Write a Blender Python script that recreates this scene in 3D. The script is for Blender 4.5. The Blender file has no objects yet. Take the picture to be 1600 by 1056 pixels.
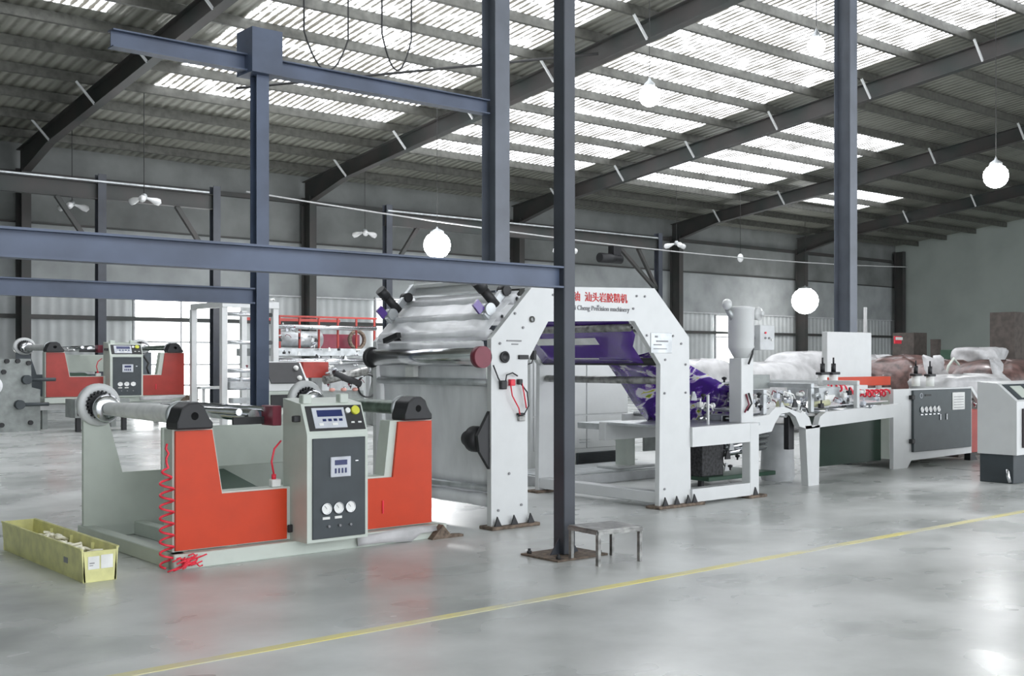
import bpy, bmesh, math, random
from mathutils import Vector, Matrix
random.seed(7)
S = bpy.context.scene
COL = S.collection
# ------------------------------------------------------------------ camera, world, exposure
# world: X runs along the production line, Y towards the long back wall, Z up; camera stands at the origin, eye 1.55 m
F, HY, EYE, CA, SA = 1775.0, 562.0, 1.55, 0.6456, 0.7637
cam_d = bpy.data.cameras.new('camera'); cam = bpy.data.objects.new('camera', cam_d); COL.objects.link(cam)
cam_d.sensor_width = 36; cam_d.sensor_fit = 'HORIZONTAL'; cam_d.lens = 36 * F / 1600
cam_d.shift_y = (HY - 528) / 1600; cam_d.clip_end = 300
cam.location = (0, 0, EYE); cam.rotation_euler = (math.pi / 2, 0, math.atan2(-CA, SA))
S.camera = cam
W = bpy.data.worlds.new('overcast_sky'); S.world = W; W.use_nodes = True
W.node_tree.nodes['Background'].inputs[0].default_value = (0.91, 0.95, 1.0, 1)
W.node_tree.nodes['Background'].inputs[1].default_value = 2.0
S.view_settings.view_transform = 'Standard'; S.view_settings.look = 'None'
S.view_settings.gamma = 1; S.view_settings.use_curve_mapping = False
S.view_settings.exposure = 0.75
S.cycles.use_denoising = True
S.cycles.max_bounces = 8; S.cycles.diffuse_bounces = 4; S.cycles.glossy_bounces = 4
S.cycles.sample_clamp_indirect = 8
SKYLIGHT, WINDOW_E, LAMP_E = 3.6, 4.0, 40.0

def P(px, py, Y):                      # a point of the plane at depth Y
    t = (px - 800) / F
    dx, dy = t * SA + CA, -t * CA + SA
    z = Y / dy
    return Vector((z * dx, Y, EYE + (HY - py) / F * z))

# ------------------------------------------------------------------ materials
MATS = {}
def mat(name, col, rough=0.5, metal=0.0, emit=0.0, vary=0.06, scale=6.0, bump=0.0, coat=0.0, stretch=(1, 1, 1), alpha=1.0, tint=None):
    if name in MATS: return MATS[name]
    m = bpy.data.materials.new(name); m.use_nodes = True
    nt = m.node_tree; b = nt.nodes['Principled BSDF']
    b.inputs['Roughness'].default_value = rough; b.inputs['Metallic'].default_value = metal
    b.inputs['Coat Weight'].default_value = coat
    tc = nt.nodes.new('ShaderNodeTexCoord'); mp = nt.nodes.new('ShaderNodeMapping'); mp.inputs['Scale'].default_value = stretch
    nz = nt.nodes.new('ShaderNodeTexNoise'); nz.inputs['Scale'].default_value = scale; nz.inputs['Detail'].default_value = 5
    nt.links.new(tc.outputs['Object'], mp.inputs[0]); nt.links.new(mp.outputs[0], nz.inputs['Vector'])
    rp = nt.nodes.new('ShaderNodeValToRGB')
    a = [max(0, c * (1 - vary * 2.2)) for c in col]; c2 = [min(1, c * (1 + vary)) for c in col]
    if tint: a = list(tint)
    rp.color_ramp.elements[0].position = 0.3; rp.color_ramp.elements[1].position = 0.62
    rp.color_ramp.elements[0].color = (*a, 1); rp.color_ramp.elements[1].color = (*c2, 1)
    nt.links.new(nz.outputs['Fac'], rp.inputs[0]); nt.links.new(rp.outputs[0], b.inputs['Base Color'])
    if emit:
        nt.links.new(rp.outputs[0], b.inputs['Emission Color']); b.inputs['Emission Strength'].default_value = emit
    if bump:
        bp = nt.nodes.new('ShaderNodeBump'); bp.inputs['Strength'].default_value = bump
        nt.links.new(nz.outputs['Fac'], bp.inputs['Height']); nt.links.new(bp.outputs[0], b.inputs['Normal'])
    if alpha < 1: b.inputs['Alpha'].default_value = alpha
    MATS[name] = m
    return m
M = dict(
    white=mat('machine_white', (0.64, 0.65, 0.65), 0.35, coat=0.1, vary=0.015), cream=mat('pale_green_paint', (0.55, 0.595, 0.54), 0.4, vary=0.02),
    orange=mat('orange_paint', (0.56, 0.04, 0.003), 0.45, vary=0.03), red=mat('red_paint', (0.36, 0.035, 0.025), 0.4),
    dark=mat('dark_grey_panel', (0.045, 0.055, 0.062), 0.5), black=mat('black_iron', (0.018, 0.018, 0.02), 0.5),
    blue=mat('blue_grey_steel', (0.075, 0.098, 0.155), 0.45, vary=0.12, scale=2), slate=mat('slate_steel', (0.048, 0.054, 0.068), 0.45, vary=0.12, scale=2),
    brown=mat('red_primer_steel', (0.05, 0.045, 0.043), 0.55, vary=0.2, scale=1, tint=(0.035, 0.045, 0.042)),
    chrome=mat('chrome', (0.62, 0.63, 0.65), 0.18, 1.0), steel=mat('worn_steel', (0.30, 0.30, 0.29), 0.4, 0.7, vary=0.25, scale=14),
    galv=mat('galvanised_steel', (0.5, 0.52, 0.53), 0.4, 0.6, vary=0.12), rust=mat('rusty_plate', (0.16, 0.12, 0.09), 0.8, vary=0.3, scale=20),
    film=mat('silver_white_film', (0.90, 0.90, 0.93), 0.35, 0.0, bump=0.05, scale=1.2, stretch=(0.3, 3, 1), vary=0.08, coat=0.5),
    paper=mat('white_film_wrap', (0.82, 0.82, 0.82), 0.45, bump=0.5, scale=9), greenroll=mat('green_grey_roll', (0.13, 0.18, 0.14), 0.3, 0.2, scale=9, vary=0.25),
    darkgreen=mat('dark_green_tray', (0.02, 0.06, 0.035), 0.5), yellowp=mat('pale_yellow_plastic', (0.68, 0.66, 0.30), 0.45, vary=0.08, scale=9),
    scrap=mat('cream_scrap', (0.85, 0.82, 0.68), 0.6), label=mat('white_label', (0.8, 0.8, 0.78), 0.5), pinkred=mat('red_air_hose', (0.80, 0.03, 0.06), 0.35),
    lcd=mat('lcd_screen', (0.03, 0.04, 0.13), 0.15), face=mat('silver_faceplate', (0.55, 0.57, 0.62), 0.35), yellow=mat('yellow_knob', (0.62, 0.62, 0.06), 0.4),
    green=mat('green_knob', (0.05, 0.3, 0.08), 0.4), maroon=mat('maroon_disc', (0.20, 0.03, 0.05), 0.4),
    wrap=mat('brown_wrapped_bale', (0.13, 0.075, 0.068), 0.35, bump=0.6, scale=5, vary=0.35, coat=0.3), carton=mat('brown_carton', (0.085, 0.07, 0.062), 0.7, vary=0.15),
    sheet=mat('white_plastic_sheet', (0.50, 0.495, 0.50), 0.4, bump=0.8, scale=4, vary=0.12), grey=mat('grey_machine', (0.28, 0.30, 0.29), 0.5, vary=0.1),
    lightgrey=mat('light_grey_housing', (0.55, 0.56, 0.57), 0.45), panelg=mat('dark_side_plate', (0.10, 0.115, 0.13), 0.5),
    purple=mat('purple_print', (0.075, 0.018, 0.26), 0.2, coat=0.8), ink=mat('red_ink', (0.6, 0.03, 0.03), 0.5), greyink=mat('grey_ink', (0.25, 0.25, 0.26), 0.5),
    twotone=mat('blue_white_steel', (0.13, 0.145, 0.175), 0.4, vary=0.1, scale=2),
    lampfar=mat('lit_far_lamp', (1, 1, 1), 0.5, emit=7, vary=0),
    lampon=mat('lit_lamp', (1, 1, 1), 0.5, emit=LAMP_E, vary=0), bulb=mat('frosted_bulb', (0.8, 0.8, 0.8), 0.25, vary=0.02), cord=mat('dark_cord', (0.03, 0.03, 0.03), 0.6),
    wire=mat('pale_wire', (0.45, 0.45, 0.45), 0.5), grid=mat('black_mesh_box', (0.03, 0.03, 0.032), 0.6, vary=0.5, scale=30, bump=1),
)
# ------------------------------------------------------------------ geometry helpers
class MB:
    """collects shapes in world coordinates; build() links them as one mesh object"""
    def __init__(s): s.v, s.f, s.i, s.sm, s.cur = [], [], [], [], 0
    def m(s, k): s.cur = k; return s
    def add(s, vs, fs, smooth=False):
        o = len(s.v); s.v += [tuple(v) for v in vs]
        for f in fs: s.f.append([o + k for k in f]); s.i.append(s.cur); s.sm.append(smooth)
        return s
    def box(s, x0, x1, y0, y1, z0, z1):
        x0, x1 = sorted((x0, x1)); y0, y1 = sorted((y0, y1)); z0, z1 = sorted((z0, z1))
        b = min(0.006, (x1 - x0) * .2, (y1 - y0) * .2, (z1 - z0) * .2)
        V = []; I = {}
        for zi in (0, 1, 2, 3):
            z = (z0, z0 + b, z1 - b, z1)[zi]; d = b if zi in (0, 3) else 0
            for (x, y) in ((x0 + b, y0 + d), (x1 - b, y0 + d), (x1 - d, y0 + b), (x1 - d, y1 - b), (x1 - b, y1 - d), (x0 + b, y1 - d), (x0 + d, y1 - b), (x0 + d, y0 + b)):
                V.append((x, y, z))
        Fs = [list(range(7, -1, -1)), list(range(24, 32))]
        for r in range(3):
            for k in range(8):
                Fs.append([r * 8 + k, r * 8 + (k + 1) % 8, (r + 1) * 8 + (k + 1) % 8, (r + 1) * 8 + k])
        return s.add(V, Fs)
    def beam(s, a, b, w, h, up=(0, 0, 1)):
        """rectangular bar from a to b, w sideways, h along up"""
        a, b = Vector(a), Vector(b); d = (b - a).normalized(); u = Vector(up)
        r = d.cross(u)
        if r.length < 1e-4: r = d.cross(Vector((1, 0, 0)))
        r.normalize(); u = r.cross(d).normalized()
        V = [p + r * sx * w / 2 + u * sy * h / 2 for p in (a, b) for sx, sy in ((-1, -1), (1, -1), (1, 1), (-1, 1))]
        return s.add(V, [[3, 2, 1, 0], [4, 5, 6, 7], [0, 1, 5, 4], [1, 2, 6, 5], [2, 3, 7, 6], [3, 0, 4, 7]])
    def ibeam(s, a, b, w, h, up=(0, 0, 1), t=0.014):
        a, b = Vector(a), Vector(b); d = (b - a).normalized(); u = Vector(up)
        r = d.cross(u)
        if r.length < 1e-4: r = d.cross(Vector((0, 1, 0)))
        r.normalize(); u = r.cross(d).normalized()
        pr = [(-w / 2, -h / 2), (w / 2, -h / 2), (w / 2, -h / 2 + t), (t / 2, -h / 2 + t), (t / 2, h / 2 - t), (w / 2, h / 2 - t), (w / 2, h / 2), (-w / 2, h / 2),
              (-w / 2, h / 2 - t), (-t / 2, h / 2 - t), (-t / 2, -h / 2 + t), (-w / 2, -h / 2 + t)]
        n = len(pr); V = [p + r * x + u * y for p in (a, b) for x, y in pr]
        F_ = [[k, (k + 1) % n, n + (k + 1) % n, n + k] for k in range(n)]
        for o in (0, n):
            for q in ((0, 1, 2, 3, 10, 11), (3, 4, 9, 10), (4, 5, 6, 7, 8, 9)): F_.append([o + k for k in q])
        return s.add(V, F_)
    def cyl(s, a, b, r, r2=None, n=20, caps=True):
        a, b = Vector(a), Vector(b); r2 = r if r2 is None else r2; d = (b - a).normalized()
        x = d.orthogonal().normalized(); y = d.cross(x)
        V = [a + (x * math.cos(t) + y * math.sin(t)) * r for t in [2 * math.pi * k / n for k in range(n)]] + \
            [b + (x * math.cos(t) + y * math.sin(t)) * r2 for t in [2 * math.pi * k / n for k in range(n)]]
        s.add(V, [[k, (k + 1) % n, n + (k + 1) % n, n + k] for k in range(n)], True)
        if caps:
            s.add(V, [list(range(n - 1, -1, -1)), list(range(n, 2 * n))])
        return s
    def lathe(s, a, axis, prof, n=24):
        """prof: (distance along axis, radius)"""
        a = Vector(a); d = Vector(axis).normalized(); x = d.orthogonal().normalized(); y = d.cross(x); V = []
        for h, r in prof:
            for k in range(n):
                t = 2 * math.pi * k / n; V.append(a + d * h + (x * math.cos(t) + y * math.sin(t)) * max(r, 1e-4))
        return s.add(V, [[j * n + k, j * n + (k + 1) % n, (j + 1) * n + (k + 1) % n, (j + 1) * n + k] for j in range(len(prof) - 1) for k in range(n)], True)
    def ball(s, c, r, n=14, sz=1.0):
        return s.lathe(Vector(c) - Vector((0, 0, r * sz)), (0, 0, 1), [(r * sz * (1 - math.cos(math.pi * j / 8)), r * math.sin(math.pi * j / 8)) for j in range(9)], n)
    def tube(s, pts, r, n=8):
        pts = [Vector(p) for p in pts]; V = []; prev = None
        for j, p in enumerate(pts):
            d = (pts[min(j + 1, len(pts) - 1)] - pts[max(j - 1, 0)]).normalized()
            x = prev - d * prev.dot(d) if prev is not None else d.orthogonal()
            if x.length < 1e-5: x = d.orthogonal()
            x.normalize(); prev = x; y = d.cross(x)
            V += [p + (x * math.cos(2 * math.pi * k / n) + y * math.sin(2 * math.pi * k / n)) * r for k in range(n)]
        s.add(V, [[j * n + k, j * n + (k + 1) % n, (j + 1) * n + (k + 1) % n, (j + 1) * n + k] for j in range(len(pts) - 1) for k in range(n)], True)
        return s.add(V, [list(range(n - 1, -1, -1)), list(range(len(V) - n, len(V)))])
    def prism(s, poly, y0, y1):
        """poly in XZ, extruded along Y"""
        n = len(poly); V = [(x, y, z) for y in (y0, y1) for x, z in poly]
        return s.add(V, [list(range(n)), list(range(2 * n - 1, n - 1, -1))] + [[k, n + k, n + (k + 1) % n, (k + 1) % n] for k in range(n)])
    def prismx(s, poly, x0, x1):
        """poly in YZ, extruded along X"""
        n = len(poly); V = [(x, y, z) for x in (x0, x1) for y, z in poly]
        return s.add(V, [list(range(n)), list(range(2 * n - 1, n - 1, -1))] + [[k, n + k, n + (k + 1) % n, (k + 1) % n] for k in range(n)])
    def grid(s, rows, smooth=True):
        n = len(rows[0]); V = [p for r in rows for p in r]
        return s.add(V, [[j * n + k, j * n + k + 1, (j + 1) * n + k + 1, (j + 1) * n + k] for j in range(len(rows) - 1) for k in range(n - 1)], smooth)
    def build(s, name, mats, parent=None, thick=0):
        if not isinstance(mats, (list, tuple)): mats = [mats]
        off = Vector(parent['_base']) if parent else Vector((0, 0, 0))
        me = bpy.data.meshes.new(name)
        me.from_pydata([tuple(Vector(v) - off) for v in s.v], [], s.f); me.update()
        for k in mats: me.materials.append(k)
        for p, i, q in zip(me.polygons, s.i, s.sm): p.material_index = i; p.use_smooth = q
        bm = bmesh.new(); bm.from_mesh(me); bmesh.ops.remove_doubles(bm, verts=bm.verts, dist=1e-5); bmesh.ops.recalc_face_normals(bm, faces=bm.faces); bm.to_mesh(me); bm.free()
        o = bpy.data.objects.new(name, me); COL.objects.link(o)
        if parent:
            o.parent = parent; o['_base'] = tuple(off)
            if parent.type == 'MESH': pass
        if thick:
            sd = o.modifiers.new('s', 'SOLIDIFY'); sd.thickness = thick
        return o
def thing(name, label, cat, loc, group=None):
    o = bpy.data.objects.new(name, None); COL.objects.link(o); o.location = loc; o['_base'] = tuple(loc)
    o['label'] = label; o['category'] = cat; o.empty_display_size = 0.2
    if group: o['group'] = group
    return o
def tag(o, label, cat, group=None, kind=None):
    o['label'] = label; o['category'] = cat
    if group: o['group'] = group
    if kind: o['kind'] = kind
    return o
def struct(o): o['kind'] = 'structure'; return o
def copy_tree(o, parent=None):
    c = o.copy(); COL.objects.link(c); c.parent = parent
    for ch in list(o.children): copy_tree(ch, c)
    return c

# ================================================================== THE BUILDING
EAVE, SLOPE, YW, XE, BAY, X0 = 7.75, 0.12, 34.0, 56.2, 9.2, 10.2
roofz = lambda y: EAVE + SLOPE * (YW - y)
# floor ---------------------------------------------------------------
def floor_material():
    m = bpy.data.materials.new('polished_concrete'); m.use_nodes = True; nt = m.node_tree; b = nt.nodes['Principled BSDF']; L = nt.links.new
    tc = nt.nodes.new('ShaderNodeTexCoord')
    def noise(scale, detail, sc=(1, 1, 1)):
        mp = nt.nodes.new('ShaderNodeMapping'); mp.inputs['Scale'].default_value = sc; L(tc.outputs['Object'], mp.inputs[0])
        n = nt.nodes.new('ShaderNodeTexNoise'); n.inputs['Scale'].default_value = scale; n.inputs['Detail'].default_value = detail; n.inputs['Roughness'].default_value = 0.6
        L(mp.outputs[0], n.inputs['Vector']); return n
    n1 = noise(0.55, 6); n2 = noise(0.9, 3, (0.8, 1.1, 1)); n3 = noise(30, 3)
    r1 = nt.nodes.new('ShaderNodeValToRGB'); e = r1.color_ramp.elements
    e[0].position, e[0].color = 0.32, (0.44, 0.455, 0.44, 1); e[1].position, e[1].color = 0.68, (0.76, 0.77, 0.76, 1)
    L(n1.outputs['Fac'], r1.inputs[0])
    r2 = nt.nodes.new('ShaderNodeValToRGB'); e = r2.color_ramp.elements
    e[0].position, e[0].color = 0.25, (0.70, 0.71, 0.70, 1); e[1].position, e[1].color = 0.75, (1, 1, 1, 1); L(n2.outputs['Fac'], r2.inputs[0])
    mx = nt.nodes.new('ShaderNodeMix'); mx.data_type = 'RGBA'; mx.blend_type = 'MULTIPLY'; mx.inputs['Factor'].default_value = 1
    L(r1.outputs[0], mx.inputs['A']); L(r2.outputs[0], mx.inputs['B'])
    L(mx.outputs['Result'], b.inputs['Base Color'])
    mr = nt.nodes.new('ShaderNodeMapRange'); mr.inputs['From Min'].default_value = 0.3; mr.inputs['From Max'].default_value = 0.7
    mr.inputs['To Min'].default_value = 0.20; mr.inputs['To Max'].default_value = 0.40; L(n2.outputs['Fac'], mr.inputs['Value']); L(mr.outputs[0], b.inputs['Roughness'])
    bp = nt.nodes.new('ShaderNodeBump'); bp.inputs['Strength'].default_value = 0.05; L(n1.outputs['Fac'], bp.inputs['Height']); L(bp.outputs[0], b.inputs['Normal'])
    b.inputs['Specular IOR Level'].default_value = 0.5
    return m
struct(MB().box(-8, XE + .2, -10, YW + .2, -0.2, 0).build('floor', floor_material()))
yl = mat('worn_yellow_line', (0.60, 0.53, 0.14), 0.4, vary=0.25, scale=1.6, tint=(0.56, 0.56, 0.50))
struct(MB().box(-3, 50, 5.45, 5.53, 0.0, 0.004).build('trim_1', yl))
dk = mat('floor_joint', (0.10, 0.10, 0.095), 0.7)
j = MB(); j.box(-6, 3.2, 11.2, 11.24, 0, 0.004); j.box(15.2, 15.215, -4, 8.4, 0, 0.003); struct(j.build('trim_2', dk))
# roof ----------------------------------------------------------------
def sheet_material(name, c1, c2, axis='X', scale=2.6, emit=0, rough=0.45, metal=0.0, blotch=0.25, nscale=0.8, p0=0.45):
    m = bpy.data.materials.new(name); m.use_nodes = True; nt = m.node_tree; b = nt.nodes['Principled BSDF']; L = nt.links.new
    tc = nt.nodes.new('ShaderNodeTexCoord'); wv = nt.nodes.new('ShaderNodeTexWave'); wv.wave_type = 'BANDS'; wv.bands_direction = axis
    wv.inputs['Scale'].default_value = scale; wv.inputs['Distortion'].default_value = 0.15
    L(tc.outputs['Object'], wv.inputs['Vector'])
    nz = nt.nodes.new('ShaderNodeTexNoise'); nz.inputs['Scale'].default_value = nscale; nz.inputs['Detail'].default_value = 6; nz.inputs['Roughness'].default_value = 0.65
    L(tc.outputs['Object'], nz.inputs['Vector'])
    md = nt.nodes.new('ShaderNodeMath'); md.operation = 'MULTIPLY_ADD'; md.inputs[1].default_value = 0.35
    mm = nt.nodes.new('ShaderNodeMath'); mm.operation = 'MULTIPLY'; mm.inputs[1].default_value = 1.0; L(nz.outputs['Fac'], mm.inputs[0])
    L(wv.outputs['Fac'], md.inputs[0]); L(mm.outputs[0], md.inputs[2])
    rp = nt.nodes.new('ShaderNodeValToRGB'); rp.color_ramp.elements[0].position = p0; rp.color_ramp.elements[1].position = p0 + blotch
    rp.color_ramp.elements[0].color = (*c1, 1); rp.color_ramp.elements[1].color = (*c2, 1); L(md.outputs[0], rp.inputs[0])
    L(rp.outputs[0], b.inputs['Base Color']); b.inputs['Roughness'].default_value = rough; b.inputs['Metallic'].default_value = metal
    if emit: L(rp.outputs[0], b.inputs['Emission Color']); b.inputs['Emission Strength'].default_value = emit
    bp = nt.nodes.new('ShaderNodeBump'); bp.inputs['Strength'].default_value = 0.5; bp.inputs['Distance'].default_value = 0.05
    L(wv.outputs['Fac'], bp.inputs['Height']); L(bp.outputs[0], b.inputs['Normal'])
    return m
foil = sheet_material('roof_foil', (0.15, 0.15, 0.125), (0.31, 0.31, 0.27), 'X', 1.2, rough=0.4, metal=0.25)
sky_m = sheet_material('translucent_roof_sheet', (0.04, 0.038, 0.032), (0.92, 0.95, 1.0), 'X', 1.6, emit=SKYLIGHT, blotch=0.30, nscale=1.7, p0=0.56)
YN = -10
ceil = struct(MB().add([(x, y, roofz(y) + d) for d in (0, .12) for x in (-8, XE + .2) for y in (YN, YW + .2)], [[0, 1, 3, 2], [4, 6, 7, 5], [0, 4, 5, 1], [2, 3, 7, 6], [0, 2, 6, 4], [1, 5, 7, 3]]).build('ceiling', foil))
ceil['_base'] = (0, 0, 0)
y = 32.6
purl_m = mat('purlin_steel', (0.10, 0.10, 0.088), 0.45, 0.3, vary=0.15)
while y > 2:
    z = roofz(y)
    p = MB(); p.box(-7.9, XE, y - .035, y + .035, z - .24, z - .02); p.box(-7.9, XE, y - .035, y + .06, z - .25, z - .235)
    p.build('purlin', purl_m, ceil); y -= 1.62
# translucent sheets, lying just under the foil in the middle of the bays
def skylight(n, x0, x1, y0, y1):
    a = .012
    o = MB().add([(x, y, roofz(y) - a - d) for d in (0, .01) for x in (x0, x1) for y in (y0, y1)], [[0, 1, 3, 2], [4, 6, 7, 5], [0, 4, 5, 1], [2, 3, 7, 6], [0, 2, 6, 4], [1, 5, 7, 3]]).build('window_%d' % n, sky_m)
    struct(o)
n = 1
for (x0, x1, y0, y1) in ((11.6, 18.6, 11, 28.2), (20.2, 27.9, 11, 29.6), (29.3, 36.6, 21.5, 29.6), (2.2, 9.0, 11, 24), (38.8, 45.0, 26.5, 29.0)):
    skylight(n, x0, x1, y0, y1); n += 1
# walls ---------------------------------------------------------------
wall_low = sheet_material('corrugated_wall_sheet', (0.42, 0.44, 0.44), (0.58, 0.60, 0.60), 'X', 1.0, rough=0.5, blotch=0.5)
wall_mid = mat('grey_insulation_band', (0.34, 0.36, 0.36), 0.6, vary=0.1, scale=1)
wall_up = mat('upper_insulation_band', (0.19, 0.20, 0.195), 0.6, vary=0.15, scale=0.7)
wb = MB()
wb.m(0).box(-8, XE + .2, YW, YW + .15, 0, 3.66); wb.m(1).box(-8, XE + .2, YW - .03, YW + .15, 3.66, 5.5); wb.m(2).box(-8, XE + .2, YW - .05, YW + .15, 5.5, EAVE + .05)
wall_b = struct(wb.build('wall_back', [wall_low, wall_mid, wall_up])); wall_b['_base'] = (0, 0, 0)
for z, h, d in ((2.8, .12, .12), (3.68, .05, .08), (5.5, .05, .1), (6.88, .14, .16)):
    MB().box(-8, XE, YW - d - .05, YW - .051, z - h / 2, z + h / 2).build('girt', M['brown'] if z != 3.68 else M['lightgrey'], wall_b)
endm = mat('pale_green_end_wall', (0.36, 0.40, 0.37), 0.6, vary=0.05, scale=0.6)
struct(MB().prismx([(YN, 0), (YW + .15, 0), (YW + .15, roofz(YW)), (YN, roofz(YN))], XE, XE + .2).build('wall_right', endm))
struct(MB().prismx([(YN, 0), (YW + .15, 0), (YW + .15, roofz(YW)), (YN, roofz(YN))], -8.2, -8).build('wall_left', endm))
# daylight openings in the back wall
daym = mat('daylight_pane', (0.97, 0.99, 1.0), 0.4, emit=WINDOW_E, vary=0.01)
def opening(name, x0, x1, z0, z1, mull_x=(), mull_z=()):
    w = struct(MB().box(x0, x1, YW - .10, YW - .06, z0, z1).build(name, daym)); w['_base'] = (0, 0, 0)
    fr = MB(); t = .06
    for a in (x0, x1) + tuple(mull_x): fr.box(a - t / 2, a + t / 2, YW - .16, YW - .04, z0, z1)
    for a in (z0, z1) + tuple(mull_z): fr.box(x0, x1, YW - .155, YW - .045, a - t / 2, a + t / 2)
    fr.build('frame', M['lightgrey'], w)
opening('door_1', 13.55, 17.1, 0, 3.5, (15.05,), (2.75, 2.1, 1.4, .75))
opening('door_2', 22.3, 23.5, 0, 3.75, (), ())
opening('window_6', 40.9, 42.3, 1.1, 3.6, (), (2.6,))
opening('door_3', 8.2, 9.1, 0, 1.2, (), ())
# wall columns + rafters ------------------------------------------------
pos = ['behind the far left unwinder', 'third from the right end, behind the red railed press', 'behind the white roller gate', 'rising behind the white hopper', 'behind the far lamp', 'in the corner of the end wall', 'nearest the left end']
names = {-1: 'at the far left end', 0: 'at left, over the small far unwinder', 1: 'right of the blue post behind the red unwinder', 2: 'half hidden by the front posts',
         3: 'right of the white lettered gate', 4: 'beside the far hanging lamp', 5: 'in the corner by the plain end wall'}
for k in range(-1, 5):
    X = X0 + BAY * k
    c = thing('wall_column', 'dark steel wall column with flared haunch ' + names[k], 'column', (X, YW - .45, 0))
    MB().ibeam((X, YW - .5, 0.02), (X, YW - .5, 7.0), .26, .55, (0, 1, 0)).build('post', M['brown'], c)
    MB().box(X - .2, X + .2, YW - .85, YW - .15, 0, .025).build('base_plate', M['rust'], c)
    r = thing('roof_rafter', 'dark sloping roof rafter above column ' + names[k], 'rafter', (X, YW - .8, 7.0))
    g = MB(); a0 = YW - .25
    zb = lambda y: 7.02 + SLOPE * (YW - y) - .35 * max(0, (y - 31.2) / 2.8)
    ys = [YN, 20, 31.2, a0]
    for i in range(3):      # web and flanges with tapered haunch
        ya, yb = ys[i], ys[i + 1]
        for (x0, x1, za, zb_) in ((X - .008, X + .008, None, None),):
            g.add([(x, y_, z_) for x in (x0, x1) for y_, z_ in ((ya, zb(ya)), (yb, zb(yb)), (yb, roofz(yb) - .26), (ya, roofz(ya) - .26))], [[0, 1, 2, 3], [7, 6, 5, 4], [0, 4, 5, 1], [3, 2, 6, 7], [0, 3, 7, 4], [1, 5, 6, 2]])
        g.beam((X, ya, zb(ya)), (X, yb, zb(yb)), .24, .02); g.beam((X, ya, roofz(ya) - .262), (X, yb, roofz(yb) - .262), .24, .02)
    g.build('girder', M['brown'], r)
    for j_, yy in enumerate((31.0, 27.7, 24.5, 21.2, 18.0, 14.7, 11.5)):
        if k == -1 and yy > 18: continue
        MB().beam((X - .1, yy, zb(yy) + .0), (X - .55, yy, roofz(yy) - .24), .05, .05).build('fly_brace', M['white'], r)
# end wall posts
c = thing('end_wall_column', 'dark steel column standing in the corner of the plain pale green end wall', 'column', (XE - .3, YW - .5, 0))
MB().ibeam((XE - .3, YW - .5, 0.0), (XE - .3, YW - .5, 7.4), .3, .5, (0, 1, 0)).build('post', M['brown'], c)

# runway stands near the back wall -------------------------------------
def stand(label, xs, x_from, x_to, yy, knee_at, post_m):
    t = thing('runway_stand', label, 'steel frame', (xs[0], yy, 0))
    for x in xs:
        MB().ibeam((x, yy, 0.0), (x, yy, 6.45), .22, .24, (0, 1, 0)).build('post', post_m, t)
    MB().ibeam((x_from, yy, 6.0), (x_to, yy, 6.0), .22, .42).build('girder', M['brown'], t)
    MB().box(x_from, x_to - .3, yy - .18, yy - .12, 6.22, 6.27).build('rail', M['galv'], t)
    for x, sgn in knee_at:
        MB().beam((x + sgn * 1.15, yy, 5.8), (x + sgn * .1, yy, 4.3), .12, .12).build('knee_brace', M['brown'], t)
stand('grey crane runway frame with knee brace left of the blue post', (11.1, 14.35), 4.5, 14.4, 30, ((14.35, -1), (11.1, -1)), M['slate'])
stand('grey crane runway frame ending beside the lettered white gate', (20.2, 32.8), 20.1, 32.9, 30, ((32.8, -1), (32.8, -1.9), (20.2, 1)), M['slate'])
t = thing('hoist_trolley', 'small dark hoist hanging under the runway girder behind the lettered gate', 'hoist', (30.4, 30, 5.2))
MB().box(30.2, 30.6, 29.85, 30.15, 5.45, 5.79).build('trolley', M['black'], t)
MB().cyl((29.6, 30, 5.33), (30.7, 30, 5.33), .18).build('drum', M['black'], t)

# near steel frame: four posts and three beams ---------------------------
def hpost(label, x, y, w, h, ht, mt, plate=True, box=False):
    t = thing('steel_post', label, 'post', (x, y, 0))
    (MB().box(x - w / 2, x + w / 2, y - h / 2, y + h / 2, .015, ht) if box else MB().ibeam((x, y, 0.015), (x, y, ht), w, h, (0, 1, 0), t=.012)).build('shaft', mt, t)
    if plate:
        MB().box(x - .27, x + .27, y - .22, y + .22, 0, .015).build('base_plate', M['rust'], t)
        for sx in (-.22, .22):
            for sy in (-.17, .17):
                MB().cyl((x + sx, y + sy, .01), (x + sx, y + sy, .055), .012, n=8).cyl((x + sx, y + sy, .015), (x + sx, y + sy, .035), .022, n=6).build('anchor_bolt', M['black'], t)
        for sx in (-1, 1):
            MB().prism([(x + sx * w * .5, .015), (x + sx * (w * .5 + .09), .015), (x + sx * w * .5, .14)], y - .006, y + .006).build('gusset', mt, t)
    return t
hpost('nearest dark slate steel post with bolted foot plate beside the small bench', 6.14, 6.62, .12, .13, 9.6, M['slate'], box=True)
hpost('blue-grey steel post standing behind the red unwinder', 5.54, 10.56, .14, .14, 4.75, M['blue'])
hpost('wide steel post rising behind the white roller gate, two-toned', 8.67, 10.56, .22, .26, roofz(10.56) - .3, M['twotone'])
hpost('tall dark steel post rising behind the white panel box at right', 16.0, 10.56, .2, .30, roofz(10.56) - .3, M['twotone'])
b = MB().ibeam((-4, 6.62, 2.20), (6.09, 6.62, 2.20), .12, .17).build('steel_beam', M['blue']); tag(b, 'long blue-grey steel beam crossing the view into the nearest post', 'beam')
b = MB().ibeam((-3, 10.56, 2.20), (5.46, 10.56, 2.20), .12, .16).build('steel_beam', M['blue']); tag(b, 'shorter blue steel beam behind, ending at the blue-grey post', 'beam')
b = MB().ibeam((4.0, 10.56, 4.56), (8.53, 10.56, 4.56), .14, .17).build('steel_beam', M['blue']); tag(b, 'high blue steel beam under the roof joining two posts', 'beam')
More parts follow.
